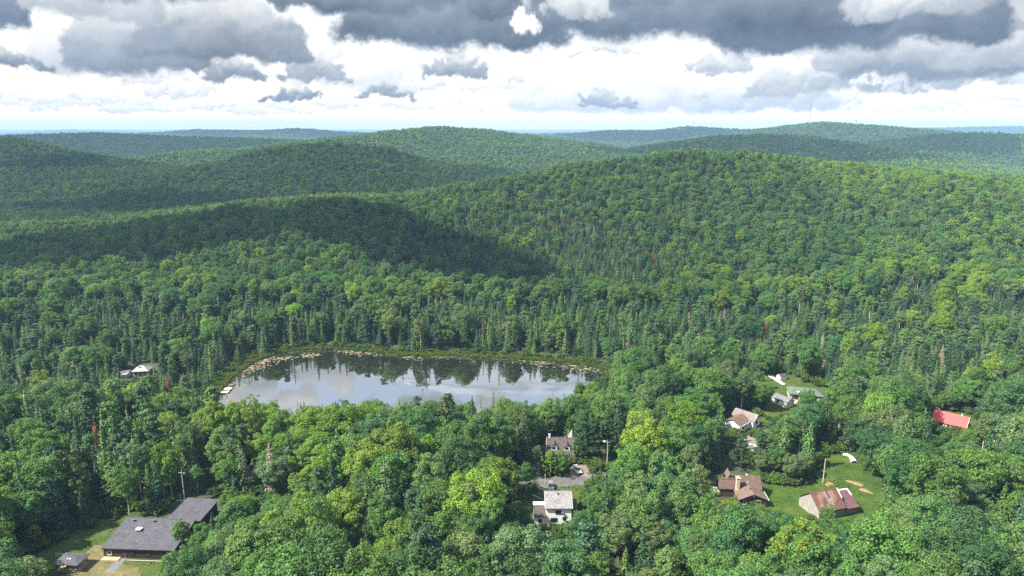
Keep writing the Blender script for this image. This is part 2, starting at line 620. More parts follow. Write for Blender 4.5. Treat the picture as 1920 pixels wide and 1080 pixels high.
def sheet(name, poly, lift, m, label, cat, step=1.6, kind='structure', jag=0.0, seed=5):
    """a patch of ground cover draped over the terrain"""
    poly = np.asarray(poly, float)[:, :2]
    lo, hi = poly.min(0) - 1, poly.max(0) + 1
    xs = np.arange(lo[0], hi[0] + step, step); ys = np.arange(lo[1], hi[1] + step, step)
    X, Y = np.meshgrid(xs, ys)
    xo = X + jag * (vnoise(X, Y, 2.6, seed) - 0.5); yo = Y + jag * (vnoise(X, Y, 2.6, seed + 1) - 0.5)
    keep = inside(poly, X[:-1, :-1] + step / 2, Y[:-1, :-1] + step / 2)
    Z = ground_z(xo, yo) + lift
    nx = len(xs)
    idx = np.arange(X.size).reshape(X.shape)
    f = np.stack([idx[:-1, :-1], idx[:-1, 1:], idx[1:, 1:], idx[1:, :-1]], -1)[keep]
    used, inv = np.unique(f, return_inverse=True)
    V = np.stack([xo, yo, Z], -1).reshape(-1, 3)[used]
    o = link(name, np_mesh(name, V, inv.reshape(-1, 4), [m], smooth=True))
    return tag(o, label, cat, kind=kind)


def ground_z(x, y):
    return height(x, y)


# ------------------------------------------------------------------ foliage and bark
def leaf_mat(name, transl=0.32, var=0.35, gloss=0.25):
    m, w = mat(name)
    at_ = w.n('ShaderNodeAttribute', attribute_type='INSTANCER', attribute_name='tint').outputs['Color']
    g = w.n('ShaderNodeNewGeometry')
    rnd = g.outputs['Random Per Island']
    c = w.v('SCALE', at_, scale=w.smooth(rnd, 0.0, 1.0, 1 - var, 1 + var))
    b = w.n('ShaderNodeBsdfPrincipled', {'Base Color': c, 'Roughness': 0.55})
    b.inputs['Specular IOR Level'].default_value = gloss
    t = w.n('ShaderNodeBsdfTranslucent', {'Color': w.v('MULTIPLY', c, (1.35, 1.25, 0.55))})
    mx = w.n('ShaderNodeMixShader', {0: transl, 1: b.outputs[0], 2: t.outputs[0]})
    w.n('ShaderNodeOutputMaterial', {'Surface': mx.outputs[0]})
    return m


LEAF = leaf_mat('broad_leaves', 0.40, 0.35, 0.10)
NEEDLE = leaf_mat('needles', 0.15, 0.35, 0.08)
BARK = plain('grey_bark', (0.10, 0.085, 0.07), 0.9, 0.4, 2.0)
BIRCH = plain('birch_bark', (0.52, 0.48, 0.42), 0.8, 0.3, 2.5)
DEADWOOD = plain('dead_wood', (0.33, 0.29, 0.25), 0.9, 0.35, 2.0)


def quads_from(pos, nrm, size, r, aspect=1.0):
    """irregular four-cornered leaf faces"""
    n = len(pos)
    nrm = nrm / (np.linalg.norm(nrm, axis=1, keepdims=True) + 1e-9)
    ref = r.normal(size=(n, 3))
    a = np.cross(nrm, ref); a /= np.linalg.norm(a, axis=1, keepdims=True) + 1e-9
    b = np.cross(nrm, a)
    s = np.asarray(size)[:, None] * 0.5
    j = lambda: r.uniform(0.65, 1.25, (n, 1))
    v = np.stack([pos + a * s * j() * aspect, pos + b * s * j(), pos - a * s * j() * aspect, pos - b * s * j()], 1)
    return v.reshape(-1, 3)


def tube(p0, p1, r0, r1, seg=6):
    p0, p1 = np.array(p0, float), np.array(p1, float)
    d = p1 - p0
    d /= np.linalg.norm(d)
    a = np.cross(d, [0.3, 0.9, 0.2]); a /= np.linalg.norm(a)
    b = np.cross(d, a)
    t = np.arange(seg) * 2 * math.pi / seg
    c = np.cos(t)[:, None] * a + np.sin(t)[:, None] * b
    v = np.concatenate([p0 + c * r0, p1 + c * r1])
    i = np.arange(seg)
    f = np.stack([i, (i + 1) % seg, (i + 1) % seg + seg, i + seg], 1)
    return v, f


def join(parts):
    V, F, o = [], [], 0
    for v, f in parts:
        V.append(v); F.append(np.asarray(f) + o); o += len(v)
    return np.concatenate(V), np.concatenate(F)


def dirs(n, r):
    d = r.normal(size=(n, 3))
    return d / np.linalg.norm(d, axis=1, keepdims=True)


def broad_crown(seed, rad, h, z0, nclump, nleaf, ls, top=0.5, oval=1.0, gap=0.0):
    """rounded crown of leaf clumps: unit is metres, crown from z0 to h"""
    r = np.random.default_rng(seed)
    hz = (h - z0) / 2
    cz = z0 + hz
    # clump directions: golden spiral, jittered, weighted upwards
    i = np.arange(nclump)
    zz = 1 - (i + 0.5) / nclump * 1.72
    ph = i * 2.39996 + r.uniform(0, 6.28)
    rr = np.sqrt(np.maximum(0, 1 - zz * zz))
    d = np.stack([rr * np.cos(ph), rr * np.sin(ph), zz], 1) + r.normal(scale=0.16, size=(nclump, 3))
    d /= np.linalg.norm(d, axis=1, keepdims=True)
    lob = dirs(5, r)
    lobe = (np.maximum(0, d @ lob.T) ** 4 * r.uniform(0.05, 0.50, 5)).sum(1)
    k = r.uniform(0.52, 0.95, nclump) * (0.82 + lobe)
    wide = 1.0 + 0.15 * (1 - np.abs(d[:, 2]))
    c = np.stack([d[:, 0] * rad * k * wide, d[:, 1] * rad * k * wide, cz + d[:, 2] * hz * k * oval], 1)
    rc = rad * (0.13 + 0.17 * r.random(nclump) ** 1.4)
    keep = r.random(nclump) > gap
    c, rc, d = c[keep], rc[keep], d[keep]
    P, N, S = [], [], []
    for ci, ri, di in zip(c, rc, d):
        n = max(3, int(nleaf * (ri / (rad * 0.25)) ** 2))
        q = dirs(int(n * 1.5), r)
        q = q[(q @ di > -0.35) & (q[:, 2] > -0.75)][:n]
        p = ci + q * ri * np.array([1.08, 1.08, 0.82]) * r.uniform(0.72, 1.10, (len(q), 1))
        P.append(p)
        N.append(q * 0.75 + np.array([0, 0, 0.45]) + r.normal(scale=0.38, size=q.shape))
        S.append(ls * r.uniform(0.6, 1.35, len(q)))
    # loose leaves inside so that the crown is not hollow
    n = max(4, int(nclump * nleaf * 0.10))
    q = dirs(n, r) * r.uniform(0.2, 0.75, (n, 1))
    P.append(np.stack([q[:, 0] * rad, q[:, 1] * rad, cz + q[:, 2] * hz], 1)); N.append(dirs(n, r)); S.append(np.full(n, ls * 1.5))
    V = quads_from(np.concatenate(P), np.concatenate(N), np.concatenate(S), r)
    return V, np.arange(len(V)).reshape(-1, 4)


def limbs(seed, h, z0, rad, thick, n=5, lean=0.0, fork=False):
    r = np.random.default_rng(seed + 900)
    top = np.array([r.normal() * 0.3 + lean, r.normal() * 0.3, z0 + (h - z0) * 0.55])
    mid = np.array([top[0] * 0.35, top[1] * 0.35, z0 * 0.9 + 0.5])
    parts = [tube((0, 0, -0.6), mid, thick, thick * 0.72, 7), tube(mid, top, thick * 0.74, thick * 0.3, 6)]
    for i in range(n):
        a = i * 2.4 + r.uniform(0, 1)
        t = r.uniform(0.1, 0.8)
        s = mid + (top - mid) * t
        e = s + np.array([math.cos(a) * rad * 0.62, math.sin(a) * rad * 0.62, (h - z0) * r.uniform(0.12, 0.30)])
        parts.append(tube(s, e, thick * 0.34, thick * 0.1, 5))
    return join(parts)


def spruce_crown(seed, h, rad, whorls, nb, ls, z0=0.05, droop=0.25, power=0.85, sparse=0.0, rag=0.25):
    r = np.random.default_rng(seed)
    P, N, S = [], [], []
    for w in range(whorls):
        f = (w + 0.5) / whorls
        z = h * (z0 + (1 - z0) * f)
        rr = rad * max(0.03, (1 - f)) ** power * r.uniform(1 - rag, 1 + rag * 0.6)
        n = max(3, int(round(nb * (0.35 + 0.65 * (1 - f)))))
        off = r.uniform(0, 6.28)
        for b in range(n):
            if r.random() < sparse:
                continue
            a = off + b * 6.283 / n + r.normal(scale=0.15)
            L = rr * r.uniform(0.7, 1.15)
            steps = max(1, int(round(L / (ls * 0.62))))
            for s in range(steps):
                t = (s + 0.75) / steps
                x = L * t
                P.append((math.cos(a) * x + r.normal() * 0.06, math.sin(a) * x + r.normal() * 0.06, z - droop * x + 0.10 * L * t * t + r.normal() * 0.08))
                N.append((math.cos(a) * 0.55 + r.normal() * 0.35, math.sin(a) * 0.55 + r.normal() * 0.35, 0.8))
                S.append(ls * r.uniform(0.75, 1.3) * (1.1 - 0.35 * t))
    P.append((0, 0, h * 1.0)); N.append((0.7, 0.7, 0.2)); S.append(ls * 0.9)
    V = quads_from(np.array(P), np.array(N), np.array(S), r, 0.85)
    F = np.arange(len(V)).reshape(-1, 4)
    # leader shoot
    lv, lf = tube((0, 0, h * 0.9), (0, 0, h * 1.04), rad * 0.05 + 0.03, 0.02, 4)
    return join([(V, F), (lv, lf)])


def pine_crown(seed, h, rad, nclump, nleaf, ls):
    r = np.random.default_rng(seed)
    P, N, S = [], [], []
    for i in range(nclump):
        f = r.uniform(0.28, 1.0)
        a = r.uniform(0, 6.28)
        rr = rad * (1.05 - 0.75 * f ** 1.6) * r.uniform(0.35, 1.0)
        c = np.array([math.cos(a) * rr, math.sin(a) * rr, h * f + 0.12 * rr])
        n = nleaf
        q = dirs(n, r) * np.array([1.0, 1.0, 0.45])
        s = rad * r.uniform(0.22, 0.36)
        P.append(c + q * s * r.uniform(0.4, 1.0, (n, 1))); N.append(q + np.array([0, 0, 0.6]) + r.normal(scale=0.4, size=(n, 3))); S.append(ls * r.uniform(0.6, 1.3, n))
    V = quads_from(np.concatenate(P), np.concatenate(N), np.concatenate(S), r)
    return V, np.arange(len(V)).reshape(-1, 4)


def straight_trunk(h, thick, branches=0, seed=0, rad=2.0, lo=0.25):
    parts = [tube((0, 0, -0.6), (0, 0, h * 0.55), thick, thick * 0.6, 7), tube((0, 0, h * 0.55), (0, 0, h * 0.97), thick * 0.6, 0.03, 5)]
    r = np.random.default_rng(seed + 55)
    for i in range(branches):
        f = r.uniform(lo, 0.92)
        a = r.uniform(0, 6.28)
        L = rad * (1 - f) ** 0.7 * r.uniform(0.6, 1.1) + 0.3
        parts.append(tube((0, 0, h * f), (math.cos(a) * L, math.sin(a) * L, h * f + L * r.uniform(-0.2, 0.35)), thick * 0.22, 0.012, 3))
    return join(parts)


# species: (crown mesh, trunk mesh, crown radius, height, style name, species name)
class Species:
    pass


PROTO = {}          # key -> Species list, near level of detail
FARPROTO = {}


def add_proto(table, key, crown, trunk, rad, h, leafm, barkm):
    s = Species()
    s.rad, s.h = rad, h
    s.crown = np_mesh(key + '_crown', crown[0], crown[1], [leafm])
    s.trunk = np_mesh(key + '_trunk', trunk[0], trunk[1], [barkm])
    v, f = join([crown, trunk])
    idx = np.concatenate([np.zeros(len(crown[1]), int), np.ones(len(trunk[1]), int)])
    s.whole = np_mesh(key, v, f, [leafm, barkm], idx)
    table.setdefault(key, []).append(s)


for i in range(7):      # maples: broad domes
    rr = np.random.default_rng(100 + i)
    rad, h = rr.uniform(4.2, 5.4), rr.uniform(14.0, 16.5)
    z0 = rr.uniform(2.6, 4.0)
    add_proto(PROTO, 'maple', broad_crown(100 + i, rad, h, z0, int(rr.uniform(110, 145)), 150, 0.36), limbs(100 + i, h, z0, rad, 0.26), rad, h, LEAF, BARK)
for i in range(4):      # birches and aspens: taller, looser ovals
    rr = np.random.default_rng(140 + i)
    rad, h = rr.uniform(2.7, 3.4), rr.uniform(15.0, 17.5)
    z0 = rr.uniform(3.8, 5.5)
    add_proto(PROTO, 'birch', broad_crown(140 + i, rad, h, z0, int(rr.uniform(70, 90)), 90, 0.31, gap=0.14), limbs(140 + i, h, z0, rad, 0.16, 6), rad, h, LEAF, BIRCH)
for i in range(4):      # spruces: narrow spires
    rr = np.random.default_rng(160 + i)
    rad, h = rr.uniform(2.3, 3.0), rr.uniform(11.5, 14.5)
    add_proto(PROTO, 'spruce', spruce_crown(160 + i, h, rad, 30, 12, 0.52, rag=0.28, power=0.78), straight_trunk(h, 0.19), rad, h, NEEDLE, BARK)
for i in range(3):      # pines
    rr = np.random.default_rng(180 + i)
    rad, h = rr.uniform(2.8, 3.5), rr.uniform(13.5, 16.0)
    add_proto(PROTO, 'pine', pine_crown(180 + i, h, rad, 70, 42, 0.42), straight_trunk(h, 0.24, 14, 180 + i, rad), rad, h, NEEDLE, BARK)
for i in range(3):      # larches: pale, feathery
    rr = np.random.default_rng(200 + i)
    rad, h = rr.uniform(2.1, 2.7), rr.uniform(11.5, 14.0)
    add_proto(PROTO, 'larch', spruce_crown(200 + i, h, rad, 30, 8, 0.40, droop=0.1, power=0.7, sparse=0.22, rag=0.4), straight_trunk(h, 0.16, 16, 200 + i, rad), rad, h, NEEDLE, BARK)
for i in range(2):      # dead standing conifers, all twigs
    rr = np.random.default_rng(220 + i)
    rad, h = rr.uniform(2.0, 2.4), rr.uniform(12.0, 14.0)
    tw = spruce_crown(220 + i, h, rad, 34, 11, 0.34, droop=0.0, power=0.62, sparse=0.1, rag=0.4)
    add_proto(PROTO, 'snag', tw, straight_trunk(h, 0.17, 46, 220 + i, rad, 0.1), rad, h, NEEDLE, DEADWOOD)
for i in range(3):      # shrubs
    rad, h = 1.5 + 0.3 * i, 2.4 + 0.5 * i
    add_proto(PROTO, 'shrub', broad_crown(240 + i, rad, h, 0.1, 22, 48, 0.34), limbs(240 + i, h, 0.3, rad, 0.05, 3), rad, h, LEAF, BARK)

# middle and far levels of detail: the same shapes with fewer, larger faces
for i in range(6):
    rr = np.random.default_rng(300 + i)
    rad, h = rr.uniform(3.9, 4.8), rr.uniform(13.0, 15.5)
    add_proto(FARPROTO, 'mid_broad', broad_crown(300 + i, rad, h, 4.0, 62, 30, 0.72), tube((0, 0, -0.6), (0, 0, 7), 0.24, 0.15, 4), rad, h, LEAF, BARK)
for i in range(4):
    rr = np.random.default_rng(330 + i)
    rad, h = rr.uniform(2.2, 2.9), rr.uniform(11.0, 14.0)
    add_proto(FARPROTO, 'mid_conifer', spruce_crown(330 + i, h, rad, 17, 9, 0.85, rag=0.3, power=0.78), tube((0, 0, -0.6), (0, 0, h * 0.9), 0.18, 0.04, 4), rad, h, NEEDLE, BARK)
for i in range(5):
    rr = np.random.default_rng(350 + i)
    rad, h = rr.uniform(4.0, 4.9), rr.uniform(12.5, 15.0)
    add_proto(FARPROTO, 'far_broad', broad_crown(350 + i, rad, h, 4.0, 22, 12, 1.5), tube((0, 0, -0.6), (0, 0, 7), 0.24, 0.15, 3), rad, h, LEAF, BARK)
for i in range(3):
    rr = np.random.default_rng(370 + i)
    rad, h = rr.uniform(2.3, 2.9), rr.uniform(11.5, 14.5)
    add_proto(FARPROTO, 'far_conifer', spruce_crown(370 + i, h, rad, 9, 5, 1.5), tube((0, 0, -0.6), (0, 0, h * 0.9), 0.18, 0.04, 3), rad, h, NEEDLE, BARK)

# leaf colours (base colours in linear light)
TINTS = {
    'deep green': (0.040, 0.108, 0.036), 'mid green': (0.062, 0.150, 0.036), 'yellow-green': (0.094, 0.192, 0.028),
    'grey-green': (0.074, 0.144, 0.050), 'dark spruce': (0.022, 0.055, 0.022), 'blue-green': (0.030, 0.074, 0.034),
    'fresh spruce': (0.050, 0.112, 0.030), 'pale green': (0.088, 0.150, 0.050), 'golden': (0.190, 0.195, 0.018),
    'ashen': (0.240, 0.200, 0.165), 'rust': (0.160, 0.050, 0.025),
}


for _k, _c in TINTS.items():
    if _k not in ('ashen', 'rust', 'golden'):
        TINTS[_k] = (_c[0] * 1.36, _c[1] * 1.14, _c[2] * 1.22)


def instancer(name, pts, rots, scls, idx, tints, protos, label, cat):
    """one object that carries a whole mass of trees"""
    coll = bpy.data.collections.new(name + '_kinds')
    for i, s in enumerate(protos):
        o = bpy.data.objects.new('%s_kind_%03d' % (name, i), s.whole)
        coll.objects.link(o)
    me = bpy.data.meshes.new(name)
    me.vertices.add(len(pts))
    me.vertices.foreach_set('co', np.asarray(pts, np.float32).ravel())
    a = me.attributes.new('rot', 'FLOAT_VECTOR', 'POINT'); a.data.foreach_set('vector', np.asarray(rots, np.float32).ravel())
    a = me.attributes.new('scl', 'FLOAT_VECTOR', 'POINT'); a.data.foreach_set('vector', np.asarray(scls, np.float32).ravel())
    a = me.attributes.new('idx', 'INT', 'POINT'); a.data.foreach_set('value', np.asarray(idx, np.int32))
    t4 = np.concatenate([np.asarray(tints, np.float32), np.ones((len(pts), 1), np.float32)], 1)
    a = me.attributes.new('tint', 'FLOAT_COLOR', 'POINT'); a.data.foreach_set('color', t4.ravel())
    o = link(name, me)
    ng = bpy.data.node_groups.new(name, 'GeometryNodeTree')
    ng.interface.new_socket('Geometry', in_out='INPUT', socket_type='NodeSocketGeometry')
    ng.interface.new_socket('Geometry', in_out='OUTPUT', socket_type='NodeSocketGeometry')
    N, L = ng.nodes, ng.links
    gi, go = N.new('NodeGroupInput'), N.new('NodeGroupOutput')
    ci = N.new('GeometryNodeCollectionInfo')
    ci.inputs['Collection'].default_value = coll
    ci.inputs['Separate Children'].default_value = True
    ci.inputs['Reset Children'].default_value = True
    ip = N.new('GeometryNodeInstanceOnPoints')
    ip.inputs['Pick Instance'].default_value = True

    def named(nm, dt):
        q = N.new('GeometryNodeInputNamedAttribute')
        q.data_type = dt
        q.inputs['Name'].default_value = nm
        return q.outputs['Attribute']
    L.new(gi.outputs[0], ip.inputs['Points'])
    L.new(ci.outputs[0], ip.inputs['Instance'])
    L.new(named('idx', 'INT'), ip.inputs['Instance Index'])
    L.new(named('rot', 'FLOAT_VECTOR'), ip.inputs['Rotation'])
    L.new(named('scl', 'FLOAT_VECTOR'), ip.inputs['Scale'])
    L.new(ip.outputs[0], go.inputs[0])
    md = o.modifiers.new('trees', 'NODES')
    md.node_group = ng
    return tag(o, label, cat, kind='stuff')


# ------------------------------------------------------------------ haze: the air between the hills
def build_haze():
    x0, x1, y0, y1, z0, z1 = -16000, 16000, -1200, 16000, -40, 232
    bm = bmesh.new()
    bmesh.ops.create_cube(bm, size=1)
    for v in bm.verts:
        v.co = Vector(((x0 + x1) / 2 + v.co.x * (x1 - x0), (y0 + y1) / 2 + v.co.y * (y1 - y0), (z0 + z1) / 2 + v.co.z * (z1 - z0)))
    me = bpy.data.meshes.new('haze')
    bm.to_mesh(me)
    m, w = mat('haze')
    pv = w.n('ShaderNodeVolumePrincipled', {'Color': (0.34, 0.60, 1.0, 1), 'Density': HAZE, 'Anisotropy': 0.0})
    w.n('ShaderNodeOutputMaterial', {'Volume': pv.outputs[0]})
    me.materials.append(m)
    o = link('haze', me)
    tag(o, 'thin blue haze over the far hills', 'haze', kind='stuff')


HAZE = 8.5e-5


# ------------------------------------------------------------------ unseen cumulus added overhead to shade the slopes
def shade_cloud_mat(thin_=0.62):
    m, w = mat('shade_cloud')
    d = w.n('ShaderNodeBsdfDiffuse', {'Color': (0.9, 0.9, 0.9, 1)})
    t = w.n('ShaderNodeBsdfTranslucent', {'Color': (0.55, 0.57, 0.6, 1)})
    mx = w.n('ShaderNodeMixShader', {0: 0.5, 1: d.outputs[0], 2: t.outputs[0]})
    thin = w.n('ShaderNodeBsdfTransparent')
    lw = w.n('ShaderNodeLayerWeight', {'Blend': 0.5}).outputs['Facing']          # clear rim softens the edge of the cast shade
    m2 = w.n('ShaderNodeMixShader', {0: w.smooth(lw, 0.2, 0.9, thin_, 1.0), 1: mx.outputs[0], 2: thin.outputs[0]})
    w.n('ShaderNodeOutputMaterial', {'Surface': m2.outputs[0]})
    return m


def build_shade_clouds():
    thin_cm, thick_cm = shade_cloud_mat(0.86), shade_cloud_mat(0.60)
    # each cloud: ground point it shades (x, y), half lengths, turn
    for i, (gx, gy, ra, rb, turn) in enumerate(SHADE_CLOUDS):
        r = np.random.default_rng(500 + i)
        alt = 1150 + 60 * (i % 3)
        c = Vector((gx, gy, 30)) + SUN * ((alt - 30) / SUN.z)
        bm = bmesh.new()
        bmesh.ops.create_icosphere(bm, subdivisions=5, radius=1)
        lob = dirs(14, r)
        amp = r.uniform(0.05, 0.26, 14)
        for v in bm.verts:
            p = np.array(v.co)
            s = 0.86 + (np.maximum(0, lob @ p) ** 9 * amp).sum() * 1.4
            s += 0.10 * (vnoise(p[0] * 9 + 40, p[1] * 9 + p[2] * 5 + 40, 1.0, 77 + i) - 0.5)
            z = p[2] * s
            v.co = (p[0] * s * ra, p[1] * s * rb, z * min(ra, rb) * (0.45 if z > 0 else 0.10))
        me = bpy.data.meshes.new('cloud')
        bm.to_mesh(me)
        me.materials.append(thick_cm if gy > 800 else thin_cm)
        for p in me.polygons:
            p.use_smooth = True
        o = link('cloud', me)
        o.location = c
        o.rotation_euler = (0, 0, R(turn))
        tag(o, 'unseen cumulus cloud added overhead to shade the wooded hills', 'cloud', 'unseen shade clouds overhead', kind='structure')


SHADE_CLOUDS = [(60, 620, 230, 190, 20), (-230, 560, 200, 130, -8), (-520, 560, 220, 150, 12),
          (-420, 1200, 480, 340, 0), (-520, 900, 460, 140, 0), (-1000, 2700, 800, 420, 10), (-1250, 1450, 420, 300, 0), (720, 1780, 460, 230, -12), (950, 4300, 800, 420, 5), (-1400, 5100, 1000, 420, 0), (1350, 2300, 300, 200, 0)]
build_shade_clouds()


# ------------------------------------------------------------------ pond
def water_mat():
    m, w = mat('pond_water')
    g = w.n('ShaderNodeNewGeometry').outputs['Position']
    n = w.noise(w.v('MULTIPLY', g, (1.0, 0.45, 1.0)), 1.1, 3, 0.5)
    n2 = w.noise(g, 0.05, 3, 0.5)
    bn = w.n('ShaderNodeBump', {'Strength': w.smooth(n2, 0.45, 0.7, 0.004, 0.016), 'Distance': 0.05, 'Height': n})
    d = w.n('ShaderNodeBsdfDiffuse', {'Color': (0.012, 0.014, 0.010, 1)})
    gl = w.n('ShaderNodeBsdfGlossy', {'Color': (0.94, 0.95, 0.97, 1), 'Roughness': 0.015, 'Normal': bn.outputs[0]})
    fr = w.n('ShaderNodeFresnel', {'IOR': 6.5, 'Normal': bn.outputs[0]})
    mx = w.n('ShaderNodeMixShader', {0: fr.outputs[0], 1: d.outputs[0], 2: gl.outputs[0]})
    w.n('ShaderNodeOutputMaterial', {'Surface': mx.outputs[0]})
    return m


def build_water():
    c = LAKE.mean(0)
    out = c + (LAKE - c) * 1.02
    bm = bmesh.new()
    vs = [bm.verts.new((x, y, LAKE_Z)) for x, y in out]
    f = bm.faces.new(vs)
    bmesh.ops.triangulate(bm, faces=[f])
    me = bpy.data.meshes.new('pond_water')
    bm.normal_update()
    bm.to_mesh(me)
    if me.polygons[0].normal.z < 0:
        me.flip_normals()
    me.materials.append(water_mat())
    o = link('pond_water', me)
    tag(o, 'still dark pond reflecting cloud and forest', 'pond', kind='structure')


build_water()

# ------------------------------------------------------------------ open ground
def P2(*uv):
    return np.array([at(u, v, 0.0)[:2] for u, v in uv])


LAWN_DARK = P2((20, 1130), (55, 1065), (85, 1030), (130, 996), (232, 965), (330, 975), (352, 1010), (330, 1060), (310, 1130))
BARE_DARK = P2((120, 1120), (125, 1080), (158, 1040), (176, 1022), (205, 1022), (205, 1052), (258, 1062), (262, 1085), (240, 1120))
LAWN_WHITE = P2((992, 955), (990, 925), (1010, 910), (1100, 905), (1108, 925), (1085, 945), (1085, 975), (1060, 990), (995, 985))
ROAD = P2((880, 906), (1018, 893), (1100, 889), (1240, 874), (1300, 868), (1300, 884), (1240, 890), (1105, 908), (1018, 917), (880, 925))
DRIVE = P2((1062, 893), (1062, 879), (1070, 870), (1102, 872), (1104, 893))
LAWN_BROWN = P2((1425, 960), (1432, 915), (1445, 903), (1470, 905), (1500, 908), (1532, 896), (1528, 868), (1560, 848), (1600, 845), (1630, 868), (1645, 905), (1675, 945), (1660, 965), (1600, 985), (1500, 985))
LAWN_SHED = P2((1412, 712), (1440, 698), (1490, 700), (1512, 716), (1560, 730), (1558, 752), (1500, 775), (1440, 790), (1412, 800), (1418, 770), (1440, 752))
DRIVE_BUNG = P2((1368, 836), (1382, 820), (1400, 816), (1420, 822), (1422, 840), (1405, 856), (1392, 850))
YARD_RED = P2((1740, 800), (1745, 770), (1800, 770), (1838, 785), (1830, 805), (1780, 812))
PATH_DEAD = P2((452, 912), (465, 870), (482, 868), (492, 915))


def at2(u, v, z):
    return at(u, v, z)[:2]


FOOT = [  # no trunk stands on these: x, y, radius
]


def foot(u, v, r, z=0.0):
    p = at(u, v, z)
    FOOT.append((p[0], p[1], r))


# what must stay in sight from the survey point, with the farthest ground y it covers
KEEP = []


def keep(y_far, *uv):
    KEEP.append((y_far, np.array(uv, float)))


keep(180, (190, 1052), (194, 1026), (236, 968), (310, 975), (345, 933), (404, 937), (372, 990), (322, 1000), (318, 1058), (250, 1062))
keep(178, (92, 1055), (100, 1032), (136, 998), (210, 985), (195, 1026), (195, 1052), (310, 1060), (290, 1088), (92, 1088))
keep(186, (998, 986), (998, 940), (1016, 916), (1074, 916), (1072, 945), (1062, 955), (1058, 986))
keep(215, (1018, 922), (1018, 893), (1066, 888), (1066, 870), (1100, 870), (1102, 906), (1090, 930), (1072, 934), (1072, 918), (1000, 945), (998, 930))
keep(228, (1020, 816), (1070, 818), (1068, 850), (1042, 852), (1022, 832))
keep(205, (1336, 930), (1340, 900), (1365, 884), (1424, 888), (1446, 938), (1400, 939), (1378, 915))
keep(200, (1494, 957), (1530, 925), (1560, 912), (1592, 922), (1608, 958), (1590, 966), (1545, 962))
keep(218, (1440, 938), (1446, 908), (1500, 914), (1534, 898), (1532, 870), (1575, 847), (1606, 845), (1618, 870), (1640, 900), (1668, 945), (1610, 962), (1590, 922), (1555, 912), (1495, 950))
keep(252, (1364, 786), (1384, 762), (1424, 775), (1422, 798), (1392, 806))
keep(235, (1370, 836), (1390, 820), (1398, 826), (1396, 838), (1418, 830), (1416, 844), (1392, 848))
keep(282, (1438, 706), (1475, 700), (1490, 718), (1492, 730), (1546, 732), (1546, 744), (1512, 744), (1492, 762), (1472, 768), (1448, 758), (1446, 776), (1432, 780), (1440, 745))
keep(262, (1748, 762), (1828, 782), (1820, 800), (1762, 797))
keep(320, (226, 700), (244, 697), (258, 688), (270, 681), (288, 687), (276, 692), (244, 706))
keep(190, (444, 858), (478, 858), (482, 912), (442, 912))
keep(190, (490, 858), (534, 858), (540, 918), (488, 918))
keep(205, (1100, 800), (1160, 800), (1160, 850), (1100, 850))
keep(362, (390, 748), (428, 698), (490, 663), (560, 648), (640, 646), (760, 660), (1000, 668), (1120, 680), (1150, 700), (1086, 712), (1050, 738),
     (1000, 738), (960, 732), (920, 750), (890, 748), (860, 734), (700, 732), (640, 738), (590, 750), (540, 736), (440, 738))
keep(212, (340, 878), (348, 878), (348, 934), (340, 934))
keep(215, (1132, 852), (1141, 852), (1141, 876), (1132, 876))
keep(205, (1544, 864), (1552, 864), (1550, 905), (1543, 905))
keep(283, (311, 692), (327, 692), (330, 734), (308, 734))
keep(139, (1154, 1042), (1178, 1042), (1180, 1080), (1152, 1080))
keep(163, (648, 880), (666, 880), (676, 975), (640, 975))
keep(185, (232, 905), (244, 905), (246, 966), (232, 966))

foot(250, 1020, 11); foot(300, 1000, 10); foot(350, 975, 9); foot(390, 950, 5); foot(128, 1062, 9); foot(100, 1045, 6)
foot(1037, 965, 7); foot(1012, 975, 4)
foot(1046, 845, 9)
foot(1370, 918, 8); foot(1405, 920, 8); foot(1345, 920, 4)
foot(1530, 955, 8); foot(1570, 955, 8)
foot(1390, 800, 7); foot(1405, 790, 6); foot(1408, 840, 4)
foot(1475, 760, 6); foot(1515, 748, 8); foot(1540, 748, 5); foot(1463, 714, 3.5)
foot(1785, 790, 9)
foot(268, 695, 8, -5); foot(240, 705, 6, -5)

LANDMARKS = [(250, 1000, 0, 'near the dark L-shaped house'), (1037, 965, 0, 'near the white two-storey house'), (1046, 840, 0, 'near the dormered cottage'),
             (1390, 915, 0, 'near the brown house with the stone chimney'), (1550, 945, 0, 'near the rusty-roofed barn'), (1395, 790, 0, 'near the brown-roofed bungalow'),
             (1500, 748, 0, 'near the cream garage and green-roofed house'), (1785, 785, 0, 'near the red-roofed house'), (268, 692, -5, 'near the pale-roofed cabin')]
LMK = np.array([at(u, v, z)[:2] for u, v, z, _ in LANDMARKS])


# ------------------------------------------------------------------ the forest
def blob(u, v, cu, cv, ru, rv):
    return np.exp(-(((u - cu) / ru) ** 2 + ((v - cv) / rv) ** 2))


def visible_from_air(x, y, ztop):
    """skyline test against the terrain, with a generous margin"""
    az = np.arctan2(x, y)
    rr = np.hypot(x, y)
    na, nr = 500, 900
    A = np.linspace(-0.85, 0.85, na)
    RR = np.geomspace(100, 15000, nr)
    AA, RG = np.meshgrid(A, RR, indexing='ij')
    zz = height(RG * np.sin(AA), RG * np.cos(AA)) + 8.0
    slope = (zz - EYE) / RG
    run = np.maximum.accumulate(slope, 1)
    # a step to the side must still see trees: use the lower of the neighbouring skylines
    k = 6
    low = run.copy()
    for s in range(-k, k + 1):
        low = np.minimum(low, np.roll(run, s, 0))
    ia = np.clip(np.round((az - A[0]) / (A[1] - A[0])).astype(int), 0, na - 1)
    ir = np.clip(np.searchsorted(RR, rr) - 2, 0, nr - 1)
    return (ztop + 4.0 - EYE) / rr >= low[ia, ir] - 0.0015


